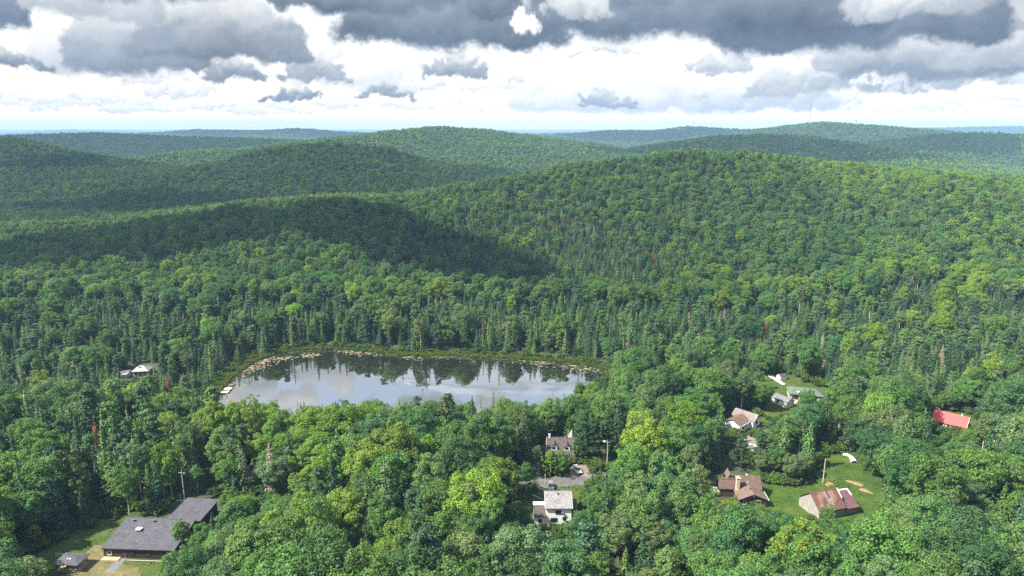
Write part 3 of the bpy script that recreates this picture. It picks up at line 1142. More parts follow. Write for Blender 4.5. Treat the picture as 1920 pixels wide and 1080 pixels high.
def jitter_grid(y0, y1, s, r, wide=1.06):
    xm = y1 * 0.80 * wide + 40
    X, Y = np.meshgrid(np.arange(-xm, xm, s), np.arange(y0, y1, s * 0.9))
    X = X + ((np.arange(X.shape[0]) % 2) * s * 0.5)[:, None]
    X = X + r.uniform(-0.42, 0.42, X.shape) * s
    Y = Y + r.uniform(-0.42, 0.42, Y.shape) * s
    X, Y = X.ravel(), Y.ravel()
    m = np.abs(X) < (Y + 25) * 0.80 * wide + 10
    return X[m], Y[m]


OPEN = [LAWN_DARK, LAWN_WHITE, ROAD, DRIVE, LAWN_BROWN, LAWN_SHED, DRIVE_BUNG, YARD_RED, PATH_DEAD]


def conifer_share(u, v, x, y):
    p = 0.23 + 0 * u
    p = np.where((y > 245) & (y < 700), 0.22, p)
    p = p + 0.75 * sstep(y, 252, 275) * (1 - sstep(y, 380, 440)) * (1 - 0.55 * blob(u, v, 1150, 700, 220, 60))
    p = p + 0.72 * blob(u, v, 1010, 480, 230, 150) + 0.35 * blob(u, v, 1230, 300, 130, 40)
    p = p + 0.45 * blob(u, v, 1650, 610, 330, 90) + 0.40 * blob(u, v, 200, 660, 260, 80)
    p = p + 0.42 * blob(u, v, 400, 870, 420, 75) + 0.25 * blob(u, v, 850, 830, 200, 60) + 0.15 * blob(u, v, 60, 980, 160, 90)
    p = np.where(y > 900, 0.06 + 0.25 * blob(u, v, 930, 310, 120, 30) + 0.2 * blob(u, v, 1300, 270, 200, 25), p)
    p = p + 0.9 * fbm(x, y, 70, 91, 3) * (y < 900)
    return np.clip(p, 0.02, 0.95)


def plant():
    r = np.random.default_rng(11)
    sets = []
    for (y0, y1, s, grow) in [(95, 250, 6.8, 1.0), (250, 450, 6.0, 1.0), (450, 1000, 6.3, 1.0), (1000, 2200, 9.0, 1.15), (2200, 4200, 14.0, 1.6), (4200, 7500, 26.0, 2.6), (7500, 13500, 60.0, 5.0)]:
        x, y = jitter_grid(y0, y1, s, r)
        sets.append((x, y, np.full(len(x), grow)))
    # an understorey of slim conifers where they crowd
    x, y = jitter_grid(125, 900, 5.0, r)
    sets.append((x, y, np.full(len(x), -1.0)))
    x = np.concatenate([q[0] for q in sets]); y = np.concatenate([q[1] for q in sets]); g = np.concatenate([q[2] for q in sets])
    z = height(x, y)
    ld = lake_dist(x, y)
    ok = ld > 4.0
    ok &= ~((ld < 9.0) & (r.random(len(x)) < 0.6))
    for poly in OPEN:
        m = (y < 330) & ok
        ok[m] &= ~inside(poly, x[m], y[m])
    x, y, z, g, ld = x[ok], y[ok], z[ok], g[ok], ld[ok]
    vis = visible_from_air(x, y, z + 15 * np.abs(g)) | (y < 420)
    x, y, z, g, ld = x[vis], y[vis], z[vis], g[vis], ld[vis]
    u, v, dep = proj(np.stack([x, y, z + 8], 1))
    cs = conifer_share(u, v, x, y)
    con = r.random(len(x)) < cs
    extra = g < 0
    ok = ~extra | (con & (r.random(len(x)) < np.where(y < 255, 0.75, 0.85) * cs))
    x, y, z, g, u, v, con, ld, dep = [q[ok] for q in (x, y, z, g, u, v, con, ld, dep)]
    g = np.abs(g)
    n = len(x)
    # species
    t = r.random(n)
    kind = np.where(con, np.where(t < 0.74, 'spruce', np.where(t < 0.86, 'larch', 'pine')), np.where(t < 0.66, 'maple', 'birch'))
    larchy = blob(u, v, 330, 860, 200, 70) + blob(u, v, 150, 640, 150, 60) + blob(u, v, 1780, 610, 200, 80)
    kind = np.where(con & (r.random(n) < 0.7 * larchy), np.where(r.random(n) < 0.6, 'larch', 'pine'), kind)
    birchy = blob(u, v, 900, 590, 190, 35) + 0.5 * blob(u, v, 1650, 620, 300, 90) + 0.5 * blob(u, v, 350, 860, 260, 60) + 0.5 * blob(u, v, 980, 880, 60, 60)
    kind = np.where(~con & (r.random(n) < birchy), 'birch', kind)
    dead = (r.random(n) < 0.012) & con & (y < 900)
    kind = np.where(dead, 'snag', kind)
    # leaf colour
    T = np.zeros((n, 3)); tn = np.empty(n, object)
    yel = 0.06 + 0.42 * blob(u, v, 250, 800, 420, 60) + 0.25 * blob(u, v, 750, 800, 350, 60) + 0.75 * blob(u, v, 1750, 325, 320, 34) + 0.7 * blob(u, v, 1780, 600, 280, 120) + 0.25 * blob(u, v, 900, 590, 220, 40)  # yellow-green share; blobs also paint sunlit patches into the leaf colour
    yel = yel + 0.8 * fbm(x, y, 45, 57, 2)
    q = r.random(n); q2 = r.random(n)
    for i in range(n):
        if kind[i] == 'snag':
            c = 'ashen' if q[i] < 0.85 else 'rust'
        elif kind[i] == 'spruce':
            c = 'dark spruce' if q[i] < 0.45 else ('blue-green' if q[i] < 0.7 else 'fresh spruce')
        elif kind[i] == 'larch':
            c = 'pale green' if q[i] < 0.55 else 'fresh spruce'
        elif kind[i] == 'pine':
            c = 'blue-green' if q[i] < 0.5 else 'fresh spruce'
        elif q2[i] > 0.9965 and y[i] < 230:
            c = 'golden'
        elif q[i] < yel[i]:
            c = 'yellow-green'
        elif kind[i] == 'birch':
            c = 'grey-green' if q2[i] < 0.45 else 'mid green'
        else:
            c = 'deep green' if q2[i] < 0.42 else ('mid green' if q2[i] < 0.86 else 'grey-green')
        tn[i] = c
        T[i] = TINTS[c]
    T = T * r.uniform(0.80, 1.22, (n, 1)) * np.stack([r.uniform(0.88, 1.14, n), np.ones(n), r.uniform(0.85, 1.2, n)], 1)
    scl = 0.62 + 0.55 * r.random(n) ** 0.8
    scl = np.where(con, scl * r.uniform(0.72, 1.12, n) * np.where(y > 250, 0.84, 1.42), scl)
    scl *= np.where(y > 450, 0.86, 1.0) * np.where((ld < 34) & (y > 300), np.where(con, 1.3, 1.1), 1.0) * np.where((y < 250) & (kind == 'maple'), 1.17, 1.0)
    return dict(x=x, y=y, z=z, g=g, u=u, v=v, con=con, kind=kind, tn=tn, T=T, s=scl, ld=ld, dep=dep, n=n)


def clear_views(F):
    """no tree stands in front of what the photograph shows, or on a house"""
    x, y, z, s = F['x'], F['y'], F['z'], F['s']
    near = np.where(y < 400)[0]
    rad0 = {'maple': 4.9, 'birch': 3.1, 'spruce': 2.7, 'pine': 3.2, 'larch': 2.4, 'snag': 2.2}
    h0 = {'maple': 15.5, 'birch': 16.5, 'spruce': 13.5, 'pine': 15.0, 'larch': 13.0, 'snag': 13.0}
    rad = np.array([rad0[k] for k in F['kind'][near]]) * s[near]
    hh = np.array([h0[k] for k in F['kind'][near]]) * s[near]
    con = F['con'][near]

    def blocks(k):
        bad = np.zeros(len(near), bool)
        ra, he = rad * k * 1.18, hh * k * 1.12
        for f, rf in [(1.02, 0.05), (0.93, 0.55), (0.8, 0.9), (0.6, 1.05), (0.45, 1.0), (0.3, 0.8)]:
            for sx, sy in ((0, 0), (1, 0), (-1, 0), (0, -1), (0.7, -0.7), (-0.7, -0.7)):
                w = np.where(con, (1.02 - f) * 1.25, rf)
                p = np.stack([x[near] + sx * ra * w, y[near] + sy * ra * w, z[near] + he * f], 1)
                uu, vv, _ = proj(p)
                for yf, poly in KEEP:
                    bad |= inside(poly, uu, vv) & (y[near] < yf)
        for fx, fy, fr in FOOT:
            bad |= np.hypot(x[near] - fx, y[near] - fy) < fr + ra * 0.75
        return bad
    best = np.zeros(len(near))
    for k in (0.30, 0.40, 0.52, 0.65, 0.8, 1.0):
        best = np.where(~blocks(k), k, best)
    s[near] = s[near] * np.maximum(best, 0.1)
    bad = best == 0
    ok = np.ones(F['n'], bool)
    ok[near[bad]] = False
    for k in ('x', 'y', 'z', 'g', 'u', 'v', 'con', 'kind', 'tn', 'T', 's', 'ld', 'dep'):
        F[k] = F[k][ok]
    F['n'] = int(ok.sum())
    return F


SPEC_ORDER = ['maple', 'birch', 'spruce', 'pine', 'larch', 'snag']
WORDS = {'maple': ('round-crowned maple', 'maple_tree', 'maple tree'), 'birch': ('slender pale-stemmed birch', 'birch_tree', 'birch tree'), 'spruce': ('narrow pointed spruce', 'spruce_tree', 'spruce tree'),
         'pine': ('tall tufted pine', 'pine_tree', 'pine tree'), 'larch': ('feathery thin larch', 'larch_tree', 'larch tree'), 'snag': ('dead leafless spruce', 'dead_spruce_tree', 'dead tree'),
         'shrub': ('low rounded shrub', 'shrub', 'shrub')}
TINTWORD = {'dark spruce': 'dark green', 'blue-green': 'bluish green', 'fresh spruce': 'light green', 'ashen': 'ash-grey', 'rust': 'rust-red'}


def place_tree(kind, var, x, y, z, s, rotz, tint, label, group, name=None, cat=None, sz=1.0):
    sp = PROTO[kind][var % len(PROTO[kind])]
    nm = name or WORDS[kind][1]
    root = bpy.data.objects.new(nm, None)
    root.empty_display_size = 0.5
    COL.objects.link(root)
    root.location = (x, y, z)
    root.rotation_euler = (0, 0, rotz)
    root.scale = (s, s, s * sz)
    tag(root, label, cat or WORDS[kind][2], group)
    cr = bpy.data.objects.new('crown', sp.crown); COL.objects.link(cr); cr.parent = root
    cr['tint'] = [float(q) for q in tint] + [1.0]
    tr = bpy.data.objects.new('trunk', sp.trunk); COL.objects.link(tr); tr.parent = root
    return root


NEARBY = ['dark house', 'white house', 'grey cottage', 'brown house', 'barn', 'bungalow', 'cream garage', 'red-roofed house', 'cabin', 'pond']


def spot(x, y, ld):
    d = np.append(np.hypot(LMK[:, 0] - x, LMK[:, 1] - y), max(ld, 0.5) + 8)
    i, j = np.argsort(d)[:2]
    if y > 350 and i == 9:
        return 'on the slope beyond the pond' if ld > 25 else 'on the far pond shore'
    if d[i] < 20:
        return 'close by the %s' % NEARBY[i]
    return 'between the %s and the %s' % (NEARBY[i], NEARBY[j])


def build_forest(F):
    r = np.random.default_rng(23)
    n = F['n']
    var = r.integers(0, 1000, n)
    rot = r.uniform(0, 6.283, n)
    # how much of each near tree shows: paint crowns far to near on a small board
    near = np.where((F['y'] < 420) & (F['u'] > -60) & (F['u'] < 1980))[0]
    near = near[np.argsort(-F['dep'][near])]
    W, H, q = 640, 360, 3.0
    board = np.full((H, W), -1, int)
    for i in near:
        k = F['kind'][i]
        sp = PROTO[k][var[i] % len(PROTO[k])]
        s = F['s'][i]
        uu, vv, dd = proj(np.array([[F['x'][i], F['y'][i], F['z'][i] + sp.h * s * 0.62]]))
        a = sp.rad * s * 1280 / dd[0] / q * (0.6 if F['con'][i] else 1.0)
        b = sp.h * s * 0.38 * 1280 / dd[0] / q
        c0, r0 = uu[0] / q, vv[0] / q
        x0, x1 = int(max(0, c0 - a)), int(min(W, c0 + a + 1)); y0, y1 = int(max(0, r0 - b)), int(min(H, r0 + b + 1))
        if x0 >= x1 or y0 >= y1:
            continue
        gy, gx = np.ogrid[y0:y1, x0:x1]
        m = ((gx - c0) / a) ** 2 + ((gy - r0) / b) ** 2 <= 1
        board[y0:y1, x0:x1][m] = i
    cnt = np.bincount(board[board >= 0], minlength=n)
    single = np.zeros(n, bool)
    for k, lim in (('maple', 300), ('birch', 190), ('spruce', 300), ('pine', 110), ('larch', 110), ('snag', 25)):
        c = np.where((F['kind'] == k) & (cnt >= 12))[0]
        c = c[np.argsort(-cnt[c])][:lim]
        single[c] = True
    for i in np.where(single)[0]:
        k = F['kind'][i]
        tw = TINTWORD.get(F['tn'][i], F['tn'][i])
        size = 'tall' if F['s'][i] > 0.97 * (1.17 if k == 'maple' and F['y'][i] < 250 else 1.0) else ('small' if F['s'][i] < 0.80 else 'middling')
        sz = float(r.uniform(0.86, 1.16))
        form = 'upright ' if sz > 1.06 else ('spreading ' if sz < 0.95 else '')
        label = '%s %s%s %s %s' % (size, form, tw, WORDS[k][0], spot(F['x'][i], F['y'][i], F['ld'][i]))
        place_tree(k, int(var[i]), F['x'][i], F['y'][i], F['z'][i], F['s'][i], rot[i], F['T'][i], label, label, sz=sz)
    # the rest: two masses
    rest = ~single
    for nm, mask, label, cat in (('broadleaf_forest', rest & ~F['con'], 'green broadleaf forest covering the hills and valley', 'forest'),
                                 ('conifer_forest', rest & F['con'], 'dark conifer forest mixed through the slopes', 'forest')):
        broad = nm[0] == 'b'
        keys = ['maple', 'birch', 'mid_broad', 'far_broad'] if broad else ['spruce', 'pine', 'larch', 'snag', 'mid_conifer', 'far_conifer']
        protos, start, cntk = [], {}, {}
        for k in keys:
            lst = PROTO.get(k) or FARPROTO[k]
            start[k], cntk[k] = len(protos), len(lst)
            protos += lst
        ii = np.where(mask)[0]
        kk = np.array([F['kind'][i] if (F['y'][i] < 480 or (F['kind'][i] == 'snag' and F['y'][i] < 900)) else (('mid_broad' if broad else 'mid_conifer') if F['y'][i] < 1000 else ('far_broad' if broad else 'far_conifer')) for i in ii])
        idx = np.array([start[k] + var[i] % cntk[k] for k, i in zip(kk, ii)])
        s = F['s'][ii] * F['g'][ii]
        sl = np.where((F['kind'][ii] == 'birch') & (F['y'][ii] >= 480), 0.72, 1.0)
        hz = np.where(F['g'][ii] > 1.5, 1.0 / F['g'][ii] ** 0.6, 1.0)
        wob = r.uniform(0.82, 1.2, len(ii))
        if not broad:
            sl = sl * np.where(F['y'][ii] > 250, 1.28, 1.0)
        scl = np.stack([s * sl * wob, s * sl * wob, s * hz * np.where(sl < 1, 1.05, np.where(sl > 1, 0.9, 1.0)) / np.sqrt(wob)], 1)
        rots = np.stack([r.normal(scale=0.03, size=len(ii)), r.normal(scale=0.03, size=len(ii)), rot[ii]], 1)
        pts = np.stack([F['x'][ii], F['y'][ii], F['z'][ii] - 0.1], 1)
        instancer(nm, pts, rots, scl, idx, F['T'][ii], protos, label, cat)
    print('trees', n, 'single', int(single.sum()))


F = clear_views(plant())
build_forest(F)
build_haze()


# ------------------------------------------------------------------ materials for what people built
def boards(name, col, dark, step=0.3, axis='X', rough=0.8):
    """sawn boards: fine grooves, uneven weathering"""
    m, w = mat(name)
    tc = w.n('ShaderNodeTexCoord').outputs['Object']
    sp = w.n('ShaderNodeSeparateXYZ', {0: tc}).outputs
    run = w.n('ShaderNodeCombineXYZ', {0: w.m('ADD', sp[0], sp[1]), 1: sp[1], 2: sp[2]}).outputs[0]      # grooves turn with the wall
    wv = w.n('ShaderNodeTexWave', {'Vector': run, 'Scale': 1.0 / step / 3.2, 'Distortion': 0.0}, wave_type='BANDS', bands_direction=axis)
    nz = w.noise(w.v('MULTIPLY', tc, (1, 1, 0.25) if axis == 'X' else (0.25, 0.25, 2)), 2.0, 6, 0.7)
    g = w.smooth(wv.outputs[1], 0.02, 0.2)
    c = w.mix(w.m('MULTIPLY', g, w.smooth(nz, 0.3, 0.7, 0.45, 1.0)), tuple(dark) + (1,), tuple(col) + (1,))
    b = w.n('ShaderNodeBsdfPrincipled', {'Base Color': c, 'Roughness': rough})
    bn = w.n('ShaderNodeBump', {'Strength': 0.5, 'Distance': 0.02, 'Height': g})
    w.put(b.inputs['Normal'], bn.outputs[0])
    w.n('ShaderNodeOutputMaterial', {'Surface': b.outputs[0]})
    return m


def shingles(name, col, var=0.22):
    m, w = mat(name)
    tc = w.n('ShaderNodeTexCoord').outputs['Object']
    vo = w.n('ShaderNodeTexVoronoi', {'Vector': w.v('MULTIPLY', tc, (1.0, 2.2, 2.2)), 'Scale': 2.6}, feature='F1')
    r = w.n('ShaderNodeSeparateColor', {0: vo.outputs['Color']}).outputs[0]
    big = w.noise(tc, 0.7, 4, 0.6)
    f = w.m('MULTIPLY', w.smooth(r, 0.0, 1.0, 1 - var, 1 + var), w.smooth(big, 0.3, 0.7, 0.85, 1.15))
    b = w.n('ShaderNodeBsdfPrincipled', {'Base Color': w.v('SCALE', tuple(col), scale=f), 'Roughness': 0.85})
    b.inputs['Specular IOR Level'].default_value = 0.25
    bn = w.n('ShaderNodeBump', {'Strength': 0.4, 'Distance': 0.02, 'Height': r})
    w.put(b.inputs['Normal'], bn.outputs[0])
    w.n('ShaderNodeOutputMaterial', {'Surface': b.outputs[0]})
    return m


def grass_mat(name, a, b_, c_, scale=0.35):
    m, w = mat(name)
    g = w.n('ShaderNodeNewGeometry').outputs['Position']
    n = w.noise(g, scale, 6, 0.65)
    n2 = w.noise(g, 3.5, 5, 0.7)
    c = w.ramp(n, [(0.32, a), (0.5, b_), (0.68, c_)])
    c = w.v('SCALE', c, scale=w.smooth(n2, 0.25, 0.75, 0.55, 1.45))
    p = w.n('ShaderNodeBsdfPrincipled', {'Base Color': c, 'Roughness': 0.9})
    p.inputs['Specular IOR Level'].default_value = 0.1
    bn = w.n('ShaderNodeBump', {'Strength': 0.8, 'Distance': 0.25, 'Height': n2})
    w.put(p.inputs['Normal'], bn.outputs[0])
    w.n('ShaderNodeOutputMaterial', {'Surface': p.outputs[0]})
    return m


def metal_sheet(name, col, rust=0.0, rcol=(0.16, 0.06, 0.035)):
    m, w = mat(name)
    tc = w.n('ShaderNodeTexCoord').outputs['Object']
    oi = w.n('ShaderNodeObjectInfo').outputs['Random']
    nz = w.noise(w.v('ADD', w.v('MULTIPLY', tc, (2.0, 0.6, 0.6)), w.n('ShaderNodeCombineXYZ', {0: w.m('MULTIPLY', oi, 40)}).outputs[0]), 1.3, 6, 0.7)
    c = w.mix(w.smooth(nz, 0.62 - rust * 0.4, 0.78 - rust * 0.4), tuple(col) + (1,), tuple(rcol) + (1,))
    b = w.n('ShaderNodeBsdfPrincipled', {'Base Color': c, 'Roughness': 0.55, 'Metallic': 0.15})
    wv = w.n('ShaderNodeTexWave', {'Vector': tc, 'Scale': 2.2, 'Distortion': 0.0}, wave_type='BANDS', bands_direction='X')
    bn = w.n('ShaderNodeBump', {'Strength': 0.3, 'Distance': 0.02, 'Height': wv.outputs[1]})
    w.put(b.inputs['Normal'], bn.outputs[0])
    w.n('ShaderNodeOutputMaterial', {'Surface': b.outputs[0]})
    return m


def glass_mat():
    m, w = mat('window_glass')
    b = w.n('ShaderNodeBsdfPrincipled', {'Base Color': (0.012, 0.016, 0.022, 1), 'Roughness': 0.06})
    b.inputs['Specular IOR Level'].default_value = 0.8
    w.n('ShaderNodeOutputMaterial', {'Surface': b.outputs[0]})
    return m


M = {
    'dark_boards': boards('dark_boards', (0.030, 0.020, 0.016), (0.012, 0.008, 0.007), 0.28, 'X'),
    'brown_boards': boards('brown_boards', (0.055, 0.038, 0.030), (0.02, 0.014, 0.012), 0.28, 'X'),
    'white_siding': boards('white_siding', (0.82, 0.83, 0.85), (0.62, 0.63, 0.66), 0.22, 'Z', 0.6),
    'cream_siding': boards('cream_siding', (0.74, 0.71, 0.60), (0.5, 0.48, 0.40), 0.22, 'Z', 0.6),
    'old_boards': boards('old_boards', (0.30, 0.285, 0.265), (0.07, 0.065, 0.06), 0.30, 'X', 0.9),
    'slate_shingle': shingles('slate_shingle', (0.056, 0.056, 0.072)),
    'pale_shingle': shingles('pale_shingle', (0.160, 0.160, 0.170), 0.25),
    'brown_shingle': shingles('brown_shingle', (0.082, 0.056, 0.048)),
    'tan_shingle': shingles('tan_shingle', (0.105, 0.075, 0.060)),
    'umber_shingle': shingles('umber_shingle', (0.060, 0.050, 0.050)),
    'green_shingle': shingles('green_shingle', (0.070, 0.100, 0.080)),
    'grey_shingle': shingles('grey_shingle', (0.100, 0.112, 0.126)),
    'greige_shingle': shingles('greige_shingle', (0.14, 0.122, 0.115), 0.2),
    'maroon_shingle': shingles('maroon_shingle', (0.095, 0.052, 0.058)),
    'cabin_metal': metal_sheet('cabin_metal', (0.20, 0.197, 0.20), 0.1),
    'red_metal': metal_sheet('red_metal', (0.50, 0.075, 0.075), 0.0, (0.40, 0.06, 0.05)),
    'rust_sheet': metal_sheet('rust_sheet', (0.115, 0.062, 0.050), 0.4, (0.085, 0.040, 0.034)),
    'tan_sheet': metal_sheet('tan_sheet', (0.21, 0.140, 0.105), 0.45),
    'zinc_sheet': metal_sheet('zinc_sheet', (0.21, 0.195, 0.185), 0.45),
    'trim_white': plain('trim_white', (0.6, 0.6, 0.585), 0.5, 0.08),
    'trim_dark': plain('trim_dark', (0.020, 0.018, 0.018), 0.6, 0.2),
    'black_metal': plain('black_metal', (0.012, 0.012, 0.014), 0.4, 0.2),
    'glass': glass_mat(),
    'stone': plain('field_stone', (0.40, 0.34, 0.26), 0.9, 0.5, 3.0, bump=0.6),
    'wood': plain('raw_wood', (0.34, 0.25, 0.16), 0.8, 0.3, 2.0),
    'grey_wood': plain('grey_wood', (0.33, 0.31, 0.28), 0.85, 0.25, 2.0),
    'pole_wood': plain('pole_wood', (0.36, 0.32, 0.26), 0.9, 0.25, 1.5),
    'concrete': plain('concrete', (0.105, 0.11, 0.122), 0.9, 0.25, 2.0),
    'asphalt': grass_mat('old_asphalt', (0.065, 0.065, 0.070), (0.092, 0.090, 0.092), (0.125, 0.117, 0.110), 0.25),
    'gravel': grass_mat('pale_gravel', (0.12, 0.102, 0.088), (0.16, 0.136, 0.115), (0.19, 0.16, 0.132), 0.4),
    'bare': grass_mat('worn_turf', (0.070, 0.082, 0.028), (0.110, 0.102, 0.048), (0.145, 0.122, 0.070), 0.30),
    'lawn_dark': grass_mat('rough_grass', (0.026, 0.054, 0.012), (0.042, 0.072, 0.016), (0.072, 0.085, 0.024), 0.16),
    'lawn': grass_mat('lawn_grass', (0.022, 0.050, 0.010), (0.036, 0.070, 0.012), (0.066, 0.088, 0.018), 0.18),
    'bark_mulch': plain('wood_chips', (0.165, 0.115, 0.062), 0.95, 0.35, 4.0, bump=0.6),
    'tarp': plain('white_tarp', (0.62, 0.66, 0.68), 0.4, 0.12, 2.0),
    'tyre': plain('tyre_rubber', (0.015, 0.015, 0.015), 0.8, 0.1),
    'rim': plain('wheel_alloy', (0.45, 0.45, 0.47), 0.3, 0.1, metal=0.8),
    'lamp_lens': plain('lamp_lens', (0.65, 0.66, 0.68), 0.15, 0.05),
    'red_lens': plain('red_lens', (0.35, 0.01, 0.01), 0.2, 0.05),
    'wire': plain('cable', (0.09, 0.09, 0.09), 0.5, 0.1),
    'brick_red': plain('red_paint', (0.30, 0.05, 0.03), 0.7, 0.25),
    'mast_steel': plain('mast_steel', (0.20, 0.19, 0.19), 0.5, 0.2),
    'pad': plain('lily_pads', (0.17, 0.14, 0.09), 0.5, 0.5, 0.5, spec=0.5),
}


def car_paint(name, col):
    m, w = mat(name)
    b = w.n('ShaderNodeBsdfPrincipled', {'Base Color': (*col, 1), 'Roughness': 0.25, 'Metallic': 0.3})
    b.inputs['Coat Weight'].default_value = 0.6
    w.n('ShaderNodeOutputMaterial', {'Surface': b.outputs[0]})
    return m


# ------------------------------------------------------------------ solid building blocks
class MB:
    def __init__(self):
        self.v, self.f = [], []

    def add(self, v, f):
        o = len(self.v)
        self.v += [tuple(map(float, p)) for p in v]
        self.f += [tuple(i + o for i in q) for q in f]
        return self

    def box(self, x0, x1, y0, y1, z0, z1):
        return self.add([(x0, y0, z0), (x1, y0, z0), (x1, y1, z0), (x0, y1, z0), (x0, y0, z1), (x1, y0, z1), (x1, y1, z1), (x0, y1, z1)],
                        [(0, 3, 2, 1), (4, 5, 6, 7), (0, 1, 5, 4), (1, 2, 6, 5), (2, 3, 7, 6), (3, 0, 4, 7)])

    def slab(self, a, b, c, d, t=0.16):
        """a thick sheet under the four corners a b c d"""
        top = [Vector(p) for p in (a, b, c, d)]
        low = [p - Vector((0, 0, t)) for p in top]
        return self.add([*low, *top], [(0, 3, 2, 1), (4, 5, 6, 7), (0, 1, 5, 4), (1, 2, 6, 5), (2, 3, 7, 6), (3, 0, 4, 7)])

    def prism(self, poly, axis, a0, a1):
        """a profile (two coordinates) drawn along an axis"""
        n = len(poly)
        mk = {'x': lambda p, t: (t, p[0], p[1]), 'y': lambda p, t: (p[0], t, p[1]), 'z': lambda p, t: (p[0], p[1], t)}[axis]
        v = [mk(p, a0) for p in poly] + [mk(p, a1) for p in poly]
        f = [tuple(range(n)), tuple(range(2 * n - 1, n - 1, -1))] + [(i, (i + 1) % n, (i + 1) % n + n, i + n) for i in range(n)]
        return self.add(v, f)

    def tube(self, p0, p1, r0, r1=None, seg=8):
        v, f = tube(p0, p1, r0, r0 if r1 is None else r1, seg)
        self.add(v, [tuple(q) for q in f])
        o = len(self.v) - 2 * seg
        self.f += [tuple(o + i for i in range(seg))[::-1], tuple(o + seg + i for i in range(seg))]
        return self

    def make(self, name, m, parent=None, smooth=False):
        me = bpy.data.meshes.new(name)
        me.from_pydata(self.v, [], self.f)
        bm = bmesh.new(); bm.from_mesh(me)
        bmesh.ops.recalc_face_normals(bm, faces=bm.faces)
        bm.to_mesh(me); bm.free()
        me.materials.append(M[m] if isinstance(m, str) else m)
        if smooth:
            for p in me.polygons:
                p.use_smooth = True
        return link(name, me, parent)


def thing(name, label, cat, x, y, rot=0.0, z=None, group=None):
    o = bpy.data.objects.new(name, None)
    COL.objects.link(o)
    o.location = (x, y, h1(x, y) if z is None else z)
    o.rotation_euler = (0, 0, R(rot))
    return tag(o, label, cat, group)


def gable_x(p, x0, x1, y0, y1, ze, zr, wallm, roofm, over=0.4, z0=-0.6, yr=None, name_roof='roof', name_wall='wall', zb=None):
    """house body with its ridge along x"""
    yr = (y0 + y1) / 2 if yr is None else yr
    zb = ze if zb is None else zb
    w = MB().prism([(y0, z0), (y1, z0), (y1, zb - 0.12), (yr, zr - 0.14), (y0, ze - 0.12)], 'x', x0, x1).make(name_wall, wallm, p)
    sf, sb = (zr - ze) / (yr - y0), (zr - zb) / (y1 - yr)
    r = MB().slab((x0 - over, y0 - over, ze - sf * over), (x1 + over, y0 - over, ze - sf * over), (x1 + over, yr, zr), (x0 - over, yr, zr))
    r.slab((x0 - over, yr, zr), (x1 + over, yr, zr), (x1 + over, y1 + over, zb - sb * over), (x0 - over, y1 + over, zb - sb * over))
    return w, r.make(name_roof, roofm, p)


def gable_y(p, x0, x1, y0, y1, ze, zr, wallm, roofm, over=0.4, z0=-0.6, name_roof='roof', name_wall='wall'):
    xr = (x0 + x1) / 2
    w = MB().prism([(x0, z0), (x1, z0), (x1, ze - 0.12), (xr, zr - 0.14), (x0, ze - 0.12)], 'y', y0, y1).make(name_wall, wallm, p)
    s = (zr - ze) / (xr - x0)
    r = MB().slab((x0 - over, y0 - over, ze - s * over), (xr, y0 - over, zr), (xr, y1 + over, zr), (x0 - over, y1 + over, ze - s * over))
    r.slab((xr, y0 - over, zr), (x1 + over, y0 - over, ze - s * over), (x1 + over, y1 + over, ze - s * over), (xr, y1 + over, zr))
    return w, r.make(name_roof, roofm, p)


def window_on(p, side, at_, a0, a1, z0, z1, frame='trim_white', mull=1, name='window'):
    """a framed window set proud of a wall: side 'y-' means the face looking down -y at y=at_"""
    fr, pn = MB(), MB()
    t = 0.09

    def bx(mb, b0, b1, c0, c1, d0, d1):
        s = -1 if side[1] == '-' else 1
        q0, q1 = sorted((at_ + s * d0, at_ + s * d1))
        if side[0] == 'y':
            mb.box(b0, b1, q0, q1, c0, c1)
        else:
            mb.box(q0, q1, b0, b1, c0, c1)
    bx(fr, a0 - t, a1 + t, z1, z1 + t, -0.02, 0.07); bx(fr, a0 - t, a1 + t, z0 - t, z0, -0.02, 0.10)
    bx(fr, a0 - t, a0, z0, z1, -0.02, 0.07); bx(fr, a1, a1 + t, z0, z1, -0.02, 0.07)
    for i in range(mull):
        x = a0 + (a1 - a0) * (i + 1) / (mull + 1)
        bx(fr, x - 0.035, x + 0.035, z0, z1, -0.02, 0.06)
    f = fr.make(name, frame, p)
    for i in range(mull + 1):
        pn = MB()
        w_ = (a1 - a0) / (mull + 1)
        bx(pn, a0 + w_ * i + 0.036 * (i > 0), a0 + w_ * (i + 1) - 0.036 * (i < mull), z0, z1, -0.02, 0.025)
        pn.make('pane', 'glass', f)
    return f


def door_on(p, side, at_, a0, a1, z0, z1, m):
    s = -1 if side[1] == '-' else 1
    q0, q1 = sorted((at_ - s * 0.02, at_ + s * 0.06))
    d = MB().box(a0, a1, q0, q1, z0, z1).make('door', m, p) if side[0] == 'y' else MB().box(q0, q1, a0, a1, z0, z1).make('door', m, p)
    k = MB()
    k0, k1 = sorted((at_ + s * 0.06, at_ + s * 0.12))
    if side[0] == 'y':
        k.box(a1 - 0.16, a1 - 0.09, k0, k1, z0 + 1.0, z0 + 1.08)
    else:
        k.box(k0, k1, a1 - 0.16, a1 - 0.09, z0 + 1.0, z0 + 1.08)
    k.make('handle', 'rim', d)
    return d


